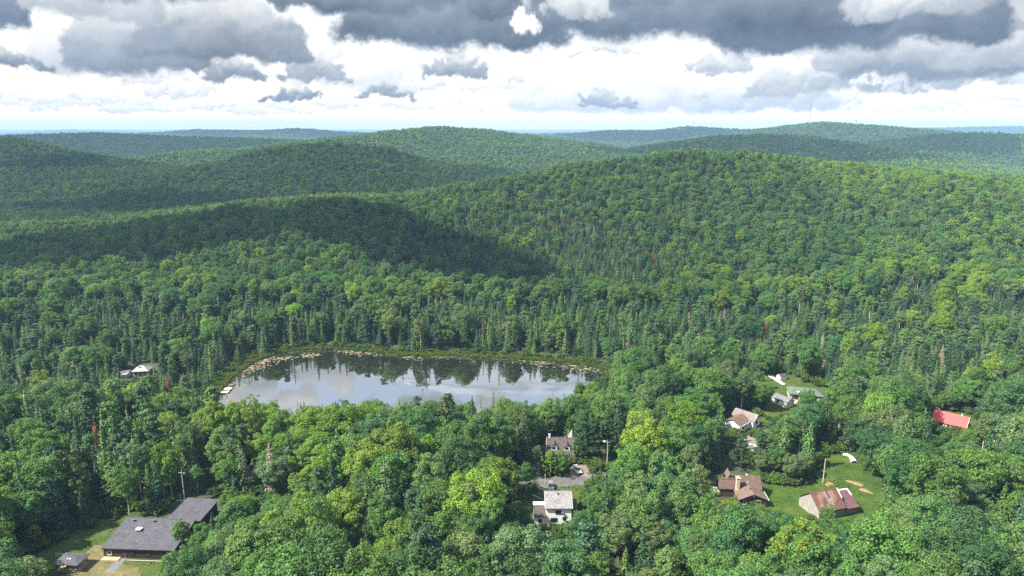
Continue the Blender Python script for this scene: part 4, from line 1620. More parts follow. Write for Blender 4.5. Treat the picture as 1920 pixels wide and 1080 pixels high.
# ------------------------------------------------------------------ open ground round the houses
sheet('lawn', LAWN_DARK, 0.05, M['lawn_dark'], 'rough green lawn before the dark house', 'lawn', 1.2, jag=1.2)
sheet('worn_turf', BARE_DARK, 0.09, M['bare'], 'straw-coloured worn turf between dark house and gazebo', 'ground', 0.8, jag=1.6)
sheet('lawn', LAWN_WHITE, 0.05, M['lawn_dark'], 'patchy lawn round the white house', 'lawn', 1.2, jag=1.0)
sheet('road', ROAD, 0.10, M['asphalt'], 'grey asphalt road behind the white house', 'road', 1.0, jag=0.3)
sheet('driveway', DRIVE, 0.12, M['gravel'], 'pale gravel driveway where the silver car stands', 'driveway', 0.8, jag=0.8)
sheet('lawn', LAWN_BROWN, 0.05, M['lawn'], 'bright green lawn round the barn and brown house', 'lawn', 1.2, jag=1.2)
sheet('lawn', LAWN_SHED, 0.12, M['lawn_dark'], 'sunlit lawn round the cream garage', 'lawn', 1.4, jag=1.2)
sheet('driveway', DRIVE_BUNG, 0.16, M['gravel'], 'pale gravel drive beside the brown-roofed bungalow', 'driveway', 1.0, jag=1.0)
sheet('lawn', YARD_RED, 0.12, M['lawn_dark'], 'small yard round the red-roofed house', 'lawn', 1.4, jag=1.0)
sheet('path', PATH_DEAD, 0.08, M['gravel'], 'sandy track between two dead grey trees', 'path', 0.9, jag=0.8)


# ------------------------------------------------------------------ dark L-shaped house
def dark_house():
    p = thing('dark_house', 'long dark-brown house with slate-grey L-shaped roof on a worn lawn', 'house', -107.2, 158.6, -3.0)
    gable_x(p, 0, 19, 0, 11.9, 3.0, 4.7, 'dark_boards', 'slate_shingle', 0.32, yr=11.2, zb=4.4)
    # the wing reaching back
    MB().prism([(11.3, -0.6), (21.6, -0.6), (21.6, 4.3), (11.3, 4.35)], 'x', 11.6, 20.2).make('wing_wall', 'dark_boards', p)
    MB().slab((11.3, 11.0, 4.86), (20.7, 11.0, 4.50), (20.7, 22.1, 4.62), (11.3, 22.1, 4.98), 0.18).make('wing_roof', 'slate_shingle', p)
    MB().box(-0.3, 19.3, -0.40, -0.34, 2.72, 2.94).make('fascia', 'trim_dark', p)
    window_on(p, 'y-', 0, 1.0, 2.1, 0.9, 2.0, mull=0)
    window_on(p, 'y-', 0, 7.2, 8.3, 1.0, 1.95, 'trim_dark')
    window_on(p, 'y-', 0, 11.3, 12.5, 1.0, 1.95, 'trim_dark')
    window_on(p, 'x+', 20.2, 17.6, 18.7, 1.6, 2.7, mull=0)
    window_on(p, 'x+', 20.2, 13.2, 14.4, 1.4, 2.5, 'trim_dark')
    door_on(p, 'y-', 0, 5.2, 6.3, 0.0, 2.1, 'brown_boards')
    for x, y in ((2.6, 10.0), (8.4, 10.0)):
        z = 3.0 + 1.7 * y / 11.2
        v = MB().box(x - 0.2, x + 0.2, y - 0.2, y + 0.2, z - 0.1, z + 0.45).make('roof_vent', 'black_metal', p)
        MB().box(x - 0.27, x + 0.27, y - 0.27, y + 0.27, z + 0.451, z + 0.56).make('cap', 'concrete', v)
    v = MB().box(5.5, 6.5, 6.1, 6.9, 3.6, 4.42).make('chimney_box', 'black_metal', p)
    MB().slab((5.3, 5.9, 4.56), (6.75, 5.9, 4.56), (6.75, 7.1, 4.62), (5.3, 7.1, 4.62), 0.14).make('cap', 'trim_white', v)
    MB().tube((3.0, 7.6, 3.9), (3.0, 7.6, 4.7), 0.05).make('vent_pipe', 'black_metal', p)
    MB().box(6.9, 19.0, -1.30, -1.22, 0.35, 0.43).tube((7.2, -1.26, -0.2), (7.2, -1.26, 0.4), 0.05).tube((13, -1.26, -0.2), (13, -1.26, 0.4), 0.05).tube((18.8, -1.26, -0.2), (18.8, -1.26, 0.4), 0.05).make('handrail', 'trim_white', p)
    MB().box(0.05, 4.6, -1.5, -0.02, -0.2, 0.35).make('planter', 'wood', p)
    s = MB().box(4.0, 6.4, -6.2, -0.1, -0.2, 0.11).make('concrete_path', 'concrete')
    s.location = (-107.2, 158.6, 0.0); s.rotation_euler = (0, 0, R(-3))
    tag(s, 'short grey concrete path up to the dark house door', 'path', kind='structure')


dark_house()


def gazebo():
    p = thing('gazebo', 'small open gazebo with grey hipped roof beside worn turf', 'gazebo', -113.0, 154.6, -4)
    a, b = 3.0, 2.2
    MB().box(-a, a, -b, b, -0.3, 0.25).make('deck', 'wood', p)
    for x, y in ((-a + .3, -b + .3), (a - .3, -b + .3), (a - .3, b - .3), (-a + .3, b - .3)):
        MB().box(x - 0.09, x + 0.09, y - 0.09, y + 0.09, 0.2, 2.3).make('post', 'trim_dark', p)
    r = MB()
    e, z0, z1 = 0.35, 2.25, 3.2
    c = [(-a - e, -b - e), (a + e, -b - e), (a + e, b + e), (-a - e, b + e)]
    r.add([(x, y, z0) for x, y in c] + [(x, y, z0 + 0.14) for x, y in c] + [(-1.0, 0, z1), (1.0, 0, z1)],
          [(3, 2, 1, 0), (0, 1, 5, 4), (1, 2, 6, 5), (2, 3, 7, 6), (3, 0, 4, 7), (4, 5, 9, 8), (5, 6, 9), (6, 7, 8, 9), (7, 4, 8)])
    rf = r.make('roof', 'slate_shingle', p)
    for x in (-0.3, 0.35):
        MB().box(x - 0.16, x + 0.16, -1.0, -0.7, 2.75, 3.05).make('roof_vent', 'trim_white', rf)
    MB().box(-a + .2, a - .2, -b - 0.02, -b + 0.05, 0.9, 1.0).box(-a + .2, a - .2, -b - 0.02, -b + 0.05, 0.45, 0.5).make('railing', 'grey_wood', p)
    t = thing('garden_table', 'pale wooden table standing inside the gazebo', 'table', -113.2, 154.4, -4, 0.25)
    MB().box(-0.9, 0.9, -0.5, 0.5, 0.70, 0.76).make('table_top', 'wood', t)
    for x in (-0.8, 0.8):
        for y in (-0.42, 0.42):
            MB().box(x - .04, x + .04, y - .04, y + .04, 0.0, 0.70).make('leg', 'wood', t)


gazebo()


# ------------------------------------------------------------------ white two-storey house
def white_house():
    p = thing('white_house', 'white two-storey house with pale grey gable roof above the trees', 'house', 9.7, 174.3, 0)
    gable_x(p, 0, 7.2, 0, 9.2, 5.2, 7.5, 'white_siding', 'pale_shingle', 0.3)
    MB().box(-0.30, 7.5, -0.36, -0.31, 4.80, 4.98).make('gutter', 'concrete', p)
    for x in (-0.36, 7.51):
        MB().slab((x, -0.3, 5.06), (x + 0.05, -0.3, 5.06), (x + 0.05, 4.6, 7.54), (x, 4.6, 7.54), 0.3).make('barge_board', 'trim_white', p)
    window_on(p, 'y-', 0, 2.7, 4.3, 3.2, 4.2, 'black_metal', 1)
    window_on(p, 'y-', 0, 1.4, 3.1, 0.8, 1.8, 'black_metal', 1)
    window_on(p, 'y-', 0, 4.8, 5.6, 1.3, 2.1, 'black_metal', 0)
    window_on(p, 'x-', 0, 2.0, 3.0, 3.0, 4.1, mull=0)
    window_on(p, 'x+', 7.2, 2.0, 3.0, 3.0, 4.1, mull=0)
    MB().box(4.35, 4.95, -0.42, -0.02, 3.35, 3.75).make('air_conditioner', 'concrete', p)
    v = MB().box(3.4, 3.75, 3.6, 3.95, 6.8, 7.55).make('roof_vent', 'black_metal', p)
    # low side wing
    gable_x(p, -3.4, -0.02, -0.4, 6.6, 2.6, 4.0, 'cream_siding', 'umber_shingle', 0.12, name_roof='wing_roof', name_wall='wing_wall')
    MB().box(-3.6, -0.1, 3.3, 4.9, 3.9, 4.10).make('ridge_flashing', 'trim_white', p)
    window_on(p, 'y-', -0.4, -2.0, -1.3, 0.9, 1.7, 'black_metal', 1)
    # porch roof on the far side
    MB().slab((7.25, 6.6, 2.5), (9.4, 6.6, 2.5), (9.4, 8.6, 2.9), (7.25, 8.6, 2.9), 0.16).make('porch_roof', 'umber_shingle', p)
    for x in (8.0, 9.2):
        MB().box(x - .07, x + .07, 6.8, 6.94, -0.4, 2.4).make('porch_post', 'trim_white', p)
    MB().box(0.3, 0.9, -1.5, -0.1, -0.5, 0.25).box(0.3, 0.9, -2.0, -1.5, -0.5, 0.05).make('step', 'wood', p)


white_house()


def cottage():
    p = thing('cottage', 'grey dormered cottage half hidden in trees beyond the road', 'house', 11.9, 211.8, -4)
    gable_x(p, 0, 9.5, 0, 8.4, 3.2, 7.0, 'white_siding', 'umber_shingle', 0.35)
    for x in (2.3, 6.6):
        w = MB().prism([(x - 1.0, 3.4), (x + 1.0, 3.4), (x + 1.0, 5.1), (x, 6.1), (x - 1.0, 5.1)], 'y', 0.7, 3.2).make('dormer', 'white_siding', p)
        r = MB().slab((x - 1.3, 0.4, 4.95), (x, 0.4, 6.25), (x, 3.4, 6.25), (x - 1.3, 3.4, 4.95), 0.14)
        r.slab((x, 0.4, 6.25), (x + 1.3, 0.4, 4.95), (x + 1.3, 3.4, 4.95), (x, 3.4, 6.25), 0.14).make('dormer_roof', 'umber_shingle', w)
        window_on(w, 'y-', 0.7, x - 0.5, x + 0.5, 4.0, 5.0, mull=0)
    for x in (-0.42, 9.86):
        m = MB().slab((x, -0.35, 2.95), (x + 0.06, -0.35, 2.95), (x + 0.06, 4.2, 7.06), (x, 4.2, 7.06), 0.35)
        m.slab((x, 4.2, 7.06), (x + 0.06, 4.2, 7.06), (x + 0.06, 8.75, 2.95), (x, 8.75, 2.95), 0.35).make('barge_board', 'trim_white', p)
    window_on(p, 'x-', 0, 2.6, 3.6, 4.0, 5.1, mull=0)
    window_on(p, 'y-', 0, 1.0, 2.2, 0.9, 2.0)
    window_on(p, 'y-', 0, 6.6, 7.8, 0.9, 2.0)
    door_on(p, 'y-', 0, 4.2, 5.2, 0.0, 2.1, 'brick_red')
    c = MB().box(0.3, 0.9, 3.9, 4.5, 6.4, 8.0).make('chimney', 'trim_white', p)
    gable_y(p, 7.2, 9.6, 4.4, 10.0, 5.4, 7.3, 'white_siding', 'pale_shingle', 0.2, name_roof='rear_roof', name_wall='rear_wall')


cottage()


def brown_house():
    p = thing('brown_house', 'brown-roofed house with tall stone chimney and front gable by a lawn', 'house', 68.6, 188.2, -3)
    gable_x(p, 0, 7.0, 0, 6.0, 3.5, 6.2, 'brown_boards', 'brown_shingle', 0.35)
    gable_x(p, -5.2, -0.02, 0.6, 4.6, 3.1, 5.1, 'brown_boards', 'brown_shingle', 0.3, name_roof='wing_roof', name_wall='wing_wall')
    MB().slab((-5.5, 2.35, 5.16), (0.0, 2.35, 5.16), (0.0, 3.3, 5.02), (-5.5, 3.3, 5.02), 0.1).make('ridge_cap', 'tan_shingle', p)
    gable_y(p, -0.6, 7.4, -4.9, -0.02, 2.7, 4.4, 'brown_boards', 'tan_shingle', 0.45, name_roof='gable_roof', name_wall='gable_wall')
    window_on(p, 'y-', -4.9, 0.5, 1.3, 0.9, 2.1, mull=0)
    window_on(p, 'y-', -4.9, 4.6, 5.5, 0.9, 2.1, mull=0)
    MB().tube((3.4, -5.06, 3.55), (3.4, -4.88, 3.55), 0.24, seg=12).make('gable_light', 'trim_white', p)
    MB().box(2.9, 3.25, -2.4, -2.05, 3.9, 4.65).make('roof_vent', 'black_metal', p)
    v = MB().box(3.1, 3.5, 2.85, 3.15, 5.9, 6.5).make('roof_vent', 'trim_white', p)
    MB().box(3.0, 3.35, 1.0, 1.35, 4.2, 4.9).make('roof_vent', 'grey_wood', p)
    c = MB().box(-0.55, 0.45, -0.45, 0.5, -0.5, 6.7).make('chimney', 'stone', p)
    MB().box(-0.70, 0.60, -0.60, 0.65, 6.701, 6.95).make('chimney_cap', 'stone', c)
    MB().tube((-0.05, 0.02, 6.9), (-0.05, 0.02, 7.5), 0.2).make('flue', 'grey_wood', c)
    d = gable_y(p, -2.6, -0.5, 3.2, 6.6, 4.6, 6.4, 'brown_boards', 'tan_shingle', 0.2, name_roof='cupola_roof', name_wall='cupola_wall')
    dk = MB().box(-8.2, -5.25, 0.2, 3.6, 1.6, 1.8).make('deck', 'grey_wood', p)
    for x in (-8.0, -5.5):
        for y in (0.4, 3.4):
            MB().box(x - .08, x + .08, y - .08, y + .08, -0.6, 1.6).make('deck_post', 'trim_dark', dk)
    MB().box(-8.2, -5.3, 0.18, 0.24, 2.6, 2.7).box(-8.2, -8.14, 0.2, 3.6, 2.6, 2.7).make('railing', 'brown_boards', dk)
    MB().box(-7.9, -5.3, 0.3, 3.3, -0.3, 1.3).make('skirting', 'trim_dark', dk)
    MB().slab((7.95, -5.2, 2.46), (8.05, -5.2, 2.46), (8.05, 0.3, 2.46), (7.95, 0.3, 2.46), 0.16).make('gutter', 'trim_white', p)
    t = thing('deck_cooler', 'small white box standing on the brown house deck', 'box', 62.4, 190.2, -3, 1.8)
    MB().box(-0.55, 0.55, -0.35, 0.35, 0.0, 0.55).make('body', 'trim_white', t)
    MB().box(-0.6, 0.6, -0.4, 0.4, 0.551, 0.66).make('lid', 'trim_white', t)


brown_house()


def barn():
    p = thing('old_barn', 'weathered grey barn with patched rusty sheet roof on a green lawn', 'barn', 88.2, 175.9, 16)
    L, D, ze, zr = 8.6, 8.6, 3.2, 6.6
    MB().prism([(0, -0.6), (D, -0.6), (D, ze - 0.2), (D / 2, zr - 0.22), (0, ze - 0.2)], 'x', 0, L).make('wall', 'old_boards', p)
    o = 0.4
    s = (zr - ze) / (D / 2)
    MB().slab((-o, D / 2, zr - 0.02), (L + o, D / 2, zr - 0.02), (L + o, D + o, ze - s * o - 0.02), (-o, D + o, ze - s * o - 0.02), 0.1).make('back_roof', 'rust_sheet', p)
    MB().slab((-o, -o, ze - s * o - 0.06), (L + o, -o, ze - s * o - 0.06), (L + o, D / 2, zr - 0.06), (-o, D / 2, zr - 0.06), 0.08).make('roof_boards', 'old_boards', p)
    r = np.random.default_rng(4)
    cols = 11
    pat = ['rrr', 'trr', 'ttr', 'rrt', 'trt', 'zzz', 'zzr', 'rzt', 'rtt', 'rrr', 'rrr']
    names = {'r': 'rust_sheet', 't': 'tan_sheet', 'z': 'zinc_sheet'}
    w = (L + 2 * o) / cols
    meshes = {}
    for i in range(cols):
        for j in range(3):
            x0 = -o + i * w
            y0 = -o - 0.05 + (D / 2 + o + 0.05) * (j + 0.35 * (j > 0) * ((i * 7) % 3 - 1)) / 3
            y1 = -o - 0.05 + (D / 2 + o + 0.05) * (j + 1 + 0.35 * (j < 2) * ((i * 7) % 3 - 1)) / 3 + 0.10 * (j < 2)
            za, zb = ze + s * y0, ze + s * y1
            q = MB().slab((0.012, 0, za), (w - 0.012, 0, za), (w - 0.012, y1 - y0, zb), (0.012, y1 - y0, zb), 0.04)
            k = 'rtz'.index(pat[i][j])
            ob = q.make('roof_sheet', ['rust_sheet', 'tan_sheet', 'zinc_sheet'][k], p)
            ob.location = (x0, y0, 0.012 + 0.026 * (j % 2 == 1) + r.uniform(0, 0.012))
    MB().slab((-o, D / 2 - 0.2, zr - 0.02), (L + o, D / 2 - 0.2, zr - 0.02), (L + o, D / 2 + 0.2, zr - 0.02), (-o, D / 2 + 0.2, zr - 0.02), 0.02)
    MB().prism([(D / 2 - 0.22, zr - 0.08), (D / 2, zr + 0.10), (D / 2 + 0.22, zr - 0.08)], 'x', -o, L + o).make('ridge_cap', 'rust_sheet', p)
    MB().box(1.6, 3.9, -0.04, 0.02, -0.5, 2.5).make('barn_door', 'brown_boards', p)
    # lean-to with the maroon roof
    MB().prism([(0.3, -0.6), (7.4, -0.6), (7.4, 3.0), (5.2, 4.9), (0.3, 2.4)], 'x', L + 0.02, L + 5.0).make('annex_wall', 'old_boards', p)
    MB().slab((L + 0.42, -0.3, 2.35), (L + 5.3, -0.3, 2.35), (L + 5.3, 5.2, 5.15), (L + 0.42, 5.2, 5.15), 0.14).make('annex_roof', 'maroon_shingle', p)
    MB().slab((L + 0.42, 5.2, 5.15), (L + 5.3, 5.2, 5.15), (L + 5.3, 7.8, 2.9), (L + 0.42, 7.8, 2.9), 0.14).make('annex_back_roof', 'maroon_shingle', p)
    MB().slab((L + 0.42, 4.9, 5.20), (L + 5.35, 4.9, 5.20), (L + 5.35, 5.45, 5.22), (L + 0.42, 5.45, 5.22), 0.05).make('ridge_flashing', 'trim_white', p)
    MB().slab((L + 4.9, 3.2, 4.19), (L + 5.36, 3.2, 4.19), (L + 5.36, 4.9, 5.06), (L + 4.9, 4.9, 5.06), 0.05).make('rake_flashing', 'trim_white', p)
    MB().slab((L + 0.36, 1.9, 4.80), (L + 0.66, 1.9, 4.80), (L + 0.66, D / 2, 6.68), (L + 0.36, D / 2, 6.68), 0.1).make('barge_board', 'trim_white', p)


barn()


def bungalow():
    p = thing('bungalow', 'bungalow with brown porch roof joined to a pale greige rear roof', 'house', 86.4, 245.6, -47, 0.0)
    gable_x(p, 0, 8.6, -2.6, 2.8, 3.2, 5.0, 'white_siding', 'greige_shingle', 0.35, z0=-3)
    gable_y(p, 0.6, 7.2, -9.6, -2.62, 2.9, 4.5, 'white_siding', 'tan_shingle', 0.45, z0=-3, name_roof='porch_roof', name_wall='porch_wall')
    MB().slab((7.62, -10.0, 2.72), (7.74, -10.0, 2.72), (7.74, -2.7, 2.72), (7.62, -2.7, 2.72), 0.18).make('gutter', 'trim_white', p)
    window_on(p, 'x+', 7.2, -8.6, -7.0, 1.0, 2.2, 'brick_red', 1)
    window_on(p, 'x+', 7.2, -5.8, -4.6, 1.0, 2.2, mull=0)
    window_on(p, 'x+', 8.6, -0.6, 0.6, 1.2, 2.4, 'trim_dark', 0)
    for y in (-9.4, -6.4, -3.6):
        MB().box(7.55, 7.68, y, y + 0.13, -2.5, 2.6).make('porch_post', 'trim_white', p)
    m = MB().slab((8.96, -2.95, 3.0), (9.02, -2.95, 3.0), (9.02, 0.1, 5.04), (8.96, 0.1, 5.04), 0.3)
    m.slab((8.96, 0.1, 5.04), (9.02, 0.1, 5.04), (9.02, 3.15, 3.0), (8.96, 3.15, 3.0), 0.3).make('barge_board', 'trim_white', p)


bungalow()


def garage_group():
    p = thing('cream_garage', 'cream-walled garage with grey gable roof and one small dark window', 'garage', 107.0, 262.8, -61, 0.0)
    gable_x(p, 0, 7.2, -0.2, 4.4, 2.6, 3.9, 'cream_siding', 'grey_shingle', 0.3, z0=-3)
    window_on(p, 'y-', -0.2, 2.6, 3.5, 1.1, 1.9, 'trim_dark', 0)
    door_on(p, 'x+', 7.2, 1.0, 3.4, -0.4, 1.9, 'trim_white')
    g = thing('green_roofed_house', 'low house with green hipped roof behind a bushy tree', 'house', 122.3, 267.6, -15, 0.0)
    a, b, ze, zr, e = 6.4, 3.8, 2.7, 4.6, 0.5
    MB().box(-a, a, -b, b, -3, ze - 0.05).make('wall', 'grey_wood', g)
    c = [(-a - e, -b - e), (a + e, -b - e), (a + e, b + e), (-a - e, b + e)]
    MB().add([(x, y, ze) for x, y in c] + [(x, y, ze + 0.14) for x, y in c] + [(-a + b - 1.2, 0, zr), (a - b + 1.0, 0, zr)],
             [(3, 2, 1, 0), (0, 1, 5, 4), (1, 2, 6, 5), (2, 3, 7, 6), (3, 0, 4, 7), (4, 5, 9, 8), (5, 6, 9), (6, 7, 8, 9), (7, 4, 8)]).make('roof', 'green_shingle', g)
    MB().box(-3.6, -2.4, -3.2, -2.4, 3.0, 3.62).make('skylight', 'trim_white', g)
    window_on(g, 'y-', -b, -5.4, -3.0, 0.8, 2.2, 'trim_dark', 1)
    window_on(g, 'y-', -b, 2.2, 4.0, 0.8, 2.2, 'trim_dark', 1)
    window_on(g, 'x+', a, -1.0, 1.0, 0.8, 2.2, 'trim_white', 1)
    # patio between the two, with furniture
    d = MB().box(-2.9, 2.9, -2.6, 2.6, -3.0, 0.35)
    o = d.make('patio_deck', 'grey_wood')
    o.location = (114.2, 263.2, 0.0); o.rotation_euler = (0, 0, R(-38))
    tag(o, 'pale grey patio deck between the cream garage and the green-roofed house', 'deck')
    for i, (x, y, rz) in enumerate(((113.2, 264.4, 10), (115.2, 262.0, 60), (114.6, 264.9, 140))):
        t = thing('patio_chair', 'dark patio chair on the pale deck behind the cream garage', 'chair', x, y, rz, 0.35, 'chairs on the patio deck')
        MB().box(-.28, .28, -.28, .28, .40, .46).make('seat', 'brick_red', t)
        MB().box(-.28, .28, .24, .29, .461, .95).make('backrest', 'brick_red', t)
        for sx in (-.24, .24):
            for sy in (-.24, .24):
                MB().box(sx - .025, sx + .025, sy - .025, sy + .025, 0, .40).make('leg', 'black_metal', t)
    t = thing('patio_table', 'round white patio table on the pale deck behind the cream garage', 'table', 114.2, 263.4, 0, 0.35)
    MB().tube((0, 0, 0.70), (0, 0, 0.75), 0.6, seg=16).make('table_top', 'trim_white', t)
    MB().tube((0, 0, 0.0), (0, 0, 0.70), 0.06).make('stem', 'black_metal', t)
    MB().tube((0, 0, 0.0), (0, 0, 0.05), 0.3, seg=12).make('foot', 'black_metal', t)
    s = thing('garden_shed', 'small white shed with dark brown roof at the lawn edge', 'shed', 121.2, 289.6, 18, None)
    gable_x(s, -1.7, 1.7, -1.2, 1.2, 2.0, 2.7, 'white_siding', 'umber_shingle', 0.2, z0=-1)
    door_on(s, 'y-', -1.2, -0.5, 0.5, 0.0, 1.8, 'trim_white')
    for i, off in enumerate((0.0, 1.3)):
        a_, b_ = gp(1441 + off * 4, 706), gp(1470 + off * 2, 724 - off)
        dx, dy = b_[0] - a_[0], b_[1] - a_[1]
        t = thing('dock_section', ['long white dock section lying on the lawn near the garden shed', 'narrow second dock section beside the white one on the lawn'][i], 'dock section', (a_[0] + b_[0]) / 2, (a_[1] + b_[1]) / 2, math.degrees(math.atan2(dy, dx)), None)
        ln = math.hypot(dx, dy) / 2 * 0.95
        wd = 0.55 if i == 0 else 0.32
        for k in range(9):
            x0 = -ln + 2 * ln * k / 9
            MB().box(x0 + 0.02, x0 + 2 * ln / 9 - 0.02, -wd, wd, 0.45, 0.52).make('plank', 'trim_white' if i == 0 else 'grey_wood', t)
        for y in (-wd + 0.1, wd - 0.1):
            MB().box(-ln, ln, y - .06, y + .06, 0.0, 0.45).make('beam', 'trim_dark', t)


garage_group()


def red_house():
    p = thing('red_roofed_house', 'house with bright red metal roof sunk among leafy trees', 'house', 162.4, 243.8, -41, 0.0)
    L = 10.4
    gable_x(p, 0, L, -4.6, 4.4, 2.6, 5.0, 'white_siding', 'red_metal', 0.5, z0=-3, yr=0.0)
    for i in range(13):
        x = -0.5 + (L + 1.0) * i / 12
        MB().slab((x - 0.03, -5.1, 2.34 + 0.06), (x + 0.03, -5.1, 2.34 + 0.06), (x + 0.03, -0.02, 5.05), (x - 0.03, -0.02, 5.05), 0.06).make('roof_rib', 'red_metal', p)
    m = MB().slab((L + 0.51, -5.1, 2.42), (L + 0.58, -5.1, 2.42), (L + 0.58, 0, 5.06), (L + 0.51, 0, 5.06), 0.3)
    m.slab((L + 0.51, 0, 5.06), (L + 0.58, 0, 5.06), (L + 0.58, 4.9, 2.36), (L + 0.51, 4.9, 2.36), 0.3).make('barge_board', 'trim_white', p)
    for x in (0.9, 8.4):
        MB().box(x - .2, x + .2, -0.2, 0.2, 4.9, 5.5).make('chimney_vent', 'trim_white', p)
    window_on(p, 'y-', -4.6, 2.0, 3.4, 0.8, 1.9)
    window_on(p, 'y-', -4.6, 6.4, 7.8, 0.8, 1.9)
    window_on(p, 'x+', L, -1.6, -0.4, 0.8, 1.9, mull=0)
    door_on(p, 'y-', -4.6, 4.6, 5.5, 0.0, 2.0, 'brown_boards')


red_house()


def cabin():
    z = h1(-177, 309.5)
    p = thing('cabin', 'small cabin with pale metal hipped roof in the conifers left of the pond'.replace(' left of', ' beyond'), 'cabin', -177.0, 309.5, 8, z)
    a, b, ze, zr, e = 3.4, 3.0, 2.4, 4.4, 0.5
    MB().box(-a, a, -b, b, -0.8, ze - 0.05).make('wall', 'grey_wood', p)
    c = [(-a - e, -b - e), (a + e, -b - e), (a + e, b + e), (-a - e, b + e)]
    MB().add([(x, y, ze) for x, y in c] + [(x, y, ze + 0.12) for x, y in c] + [(-0.5, 0, zr), (0.5, 0, zr)],
             [(3, 2, 1, 0), (0, 1, 5, 4), (1, 2, 6, 5), (2, 3, 7, 6), (3, 0, 4, 7), (4, 5, 9, 8), (5, 6, 9), (6, 7, 8, 9), (7, 4, 8)]).make('roof', 'cabin_metal', p)
    MB().box(-1.0, -0.5, -1.6, -1.1, 3.6, 4.8).make('chimney', 'stone', p)
    window_on(p, 'y-', -b, -2.4, -1.4, 0.8, 1.9, 'trim_dark')
    window_on(p, 'y-', -b, 1.4, 2.4, 0.8, 1.9, 'trim_dark')
    door_on(p, 'y-', -b, -0.5, 0.5, 0.0, 2.0, 'brown_boards')
    s = thing('cabin_shed', 'low shed with flat grey metal roof beside the pale-roofed cabin', 'shed', -184.0, 305.0, 8, h1(-184, 305))
    MB().prism([(-2.2, -0.6), (2.2, -0.6), (2.2, 2.5), (-2.2, 2.0)], 'x', -2.4, 2.4).make('wall', 'grey_wood', s)
    MB().slab((-2.7, -2.5, 2.1), (2.7, -2.5, 2.1), (2.7, 2.5, 2.7), (-2.7, 2.5, 2.7), 0.12).make('roof', 'cabin_metal', s)
    door_on(s, 'y-', -2.2, -0.6, 0.6, 0.0, 1.7, 'brown_boards')


cabin()


# ------------------------------------------------------------------ vehicles
def vehicle(name, label, cat, x, y, head, paint, L=4.5, W=1.8, H=1.65, suv=True):
    p = thing(name, label, cat, x, y, head, h1(x, y) + 0.13)
    hw = W / 2
    prof = [(-L / 2, 0.45), (-L / 2 + 0.05, 0.92), (-L / 2 + 0.25, 1.0), (L / 2 - 1.25, 1.0), (L / 2 - 0.3, 0.86), (L / 2 - 0.03, 0.72), (L / 2, 0.42), (L / 2 - 0.2, 0.28), (-L / 2 + 0.2, 0.28)]
    m = MB()
    n = len(prof)
    rings = []
    for yy, k in ((-hw, 0.9), (-hw + 0.12, 1.0), (hw - 0.12, 1.0), (hw, 0.9)):
        rings.append([(a * (0.985 if k < 1 else 1), yy, 0.62 + (b - 0.62) * k) for a, b in prof])
    v = [q for rg in rings for q in rg]
    f = [tuple(range(n)), tuple(range(4 * n - 1, 3 * n - 1, -1))]
    for j in range(3):
        f += [(j * n + i, j * n + (i + 1) % n, (j + 1) * n + (i + 1) % n, (j + 1) * n + i) for i in range(n)]
    body = m.add(v, f).make('body', paint, p)
    xr, xf = -L / 2 + (0.12 if suv else 1.5), L / 2 - 1.2
    cab = MB().prism([(xr, 0.98), (xr + 0.28, H - 0.08), (xr + 0.6, H), (xf - 1.05, H), (xf - 0.75, H - 0.08), (xf, 0.98)], 'y', -hw + 0.17, hw - 0.17).make('cabin', 'glass', p)
    MB().slab((xr + 0.26, -hw + 0.2, H + 0.03), (xf - 0.85, -hw + 0.2, H + 0.03), (xf - 0.85, hw - 0.2, H + 0.03), (xr + 0.26, hw - 0.2, H + 0.03), 0.09).make('car_roof', paint, p)
    for s in (-1, 1):
        MB().box((xr + xf) / 2 - 0.35, (xr + xf) / 2 - 0.25, *sorted((s * (hw - 0.16), s * (hw - 0.13))), 0.98, H - 0.05).make('pillar', paint, p)
        MB().box(L / 2 - 0.16, L / 2 + 0.01, *sorted((s * (hw - 0.5), s * (hw - 0.12))), 0.62, 0.76).make('headlight', 'lamp_lens', p)
        MB().box(-L / 2 - 0.01, -L / 2 + 0.1, *sorted((s * (hw - 0.35), s * (hw - 0.08))), 0.7, 0.9).make('tail_light', 'red_lens', p)
        MB().box(xf - 0.35, xf - 0.15, *sorted((s * hw, s * (hw + 0.16))), 1.0, 1.13).make('wing_mirror', paint, p)
        for wx in (-L / 2 + 0.85, L / 2 - 0.85):
            w = MB().tube((wx, s * (hw - 0.22), 0.33), (wx, s * (hw + 0.01), 0.33), 0.33, seg=16).make('wheel', 'tyre', p)
            MB().tube((wx, s * (hw + 0.011), 0.33), (wx, s * (hw + 0.02), 0.33), 0.2, seg=12).make('rim', 'rim', w)
    MB().box(L / 2 - 0.03, L / 2 + 0.03, -0.5, 0.5, 0.48, 0.62).make('grille', 'black_metal', p)
    return p


def heading(a, b):
    p, q = at(*a), at(*b)
    return math.degrees(math.atan2(q[1] - p[1], q[0] - p[0]))


c0 = at(1082, 885)
vehicle('parked_car', 'silver estate car parked on the pale gravel driveway', 'car', c0[0], c0[1], heading((1075, 876), (1087, 890)), car_paint('silver_paint', (0.52, 0.54, 0.58)), 4.6, 1.85, 1.6)
c0 = at(1033, 918)
vehicle('parked_car', 'black and grey car parked behind the white house roof', 'car', c0[0], c0[1] + 0.6, -90, car_paint('graphite_paint', (0.22, 0.23, 0.25)), 4.4, 1.8, 1.7)
c0 = gp(1407, 841)
vehicle('parked_car', 'pale car half hidden by pines on the bungalow drive', 'car', c0[0], c0[1], 15, car_paint('white_paint', (0.60, 0.62, 0.66)), 4.4, 1.8, 1.5)


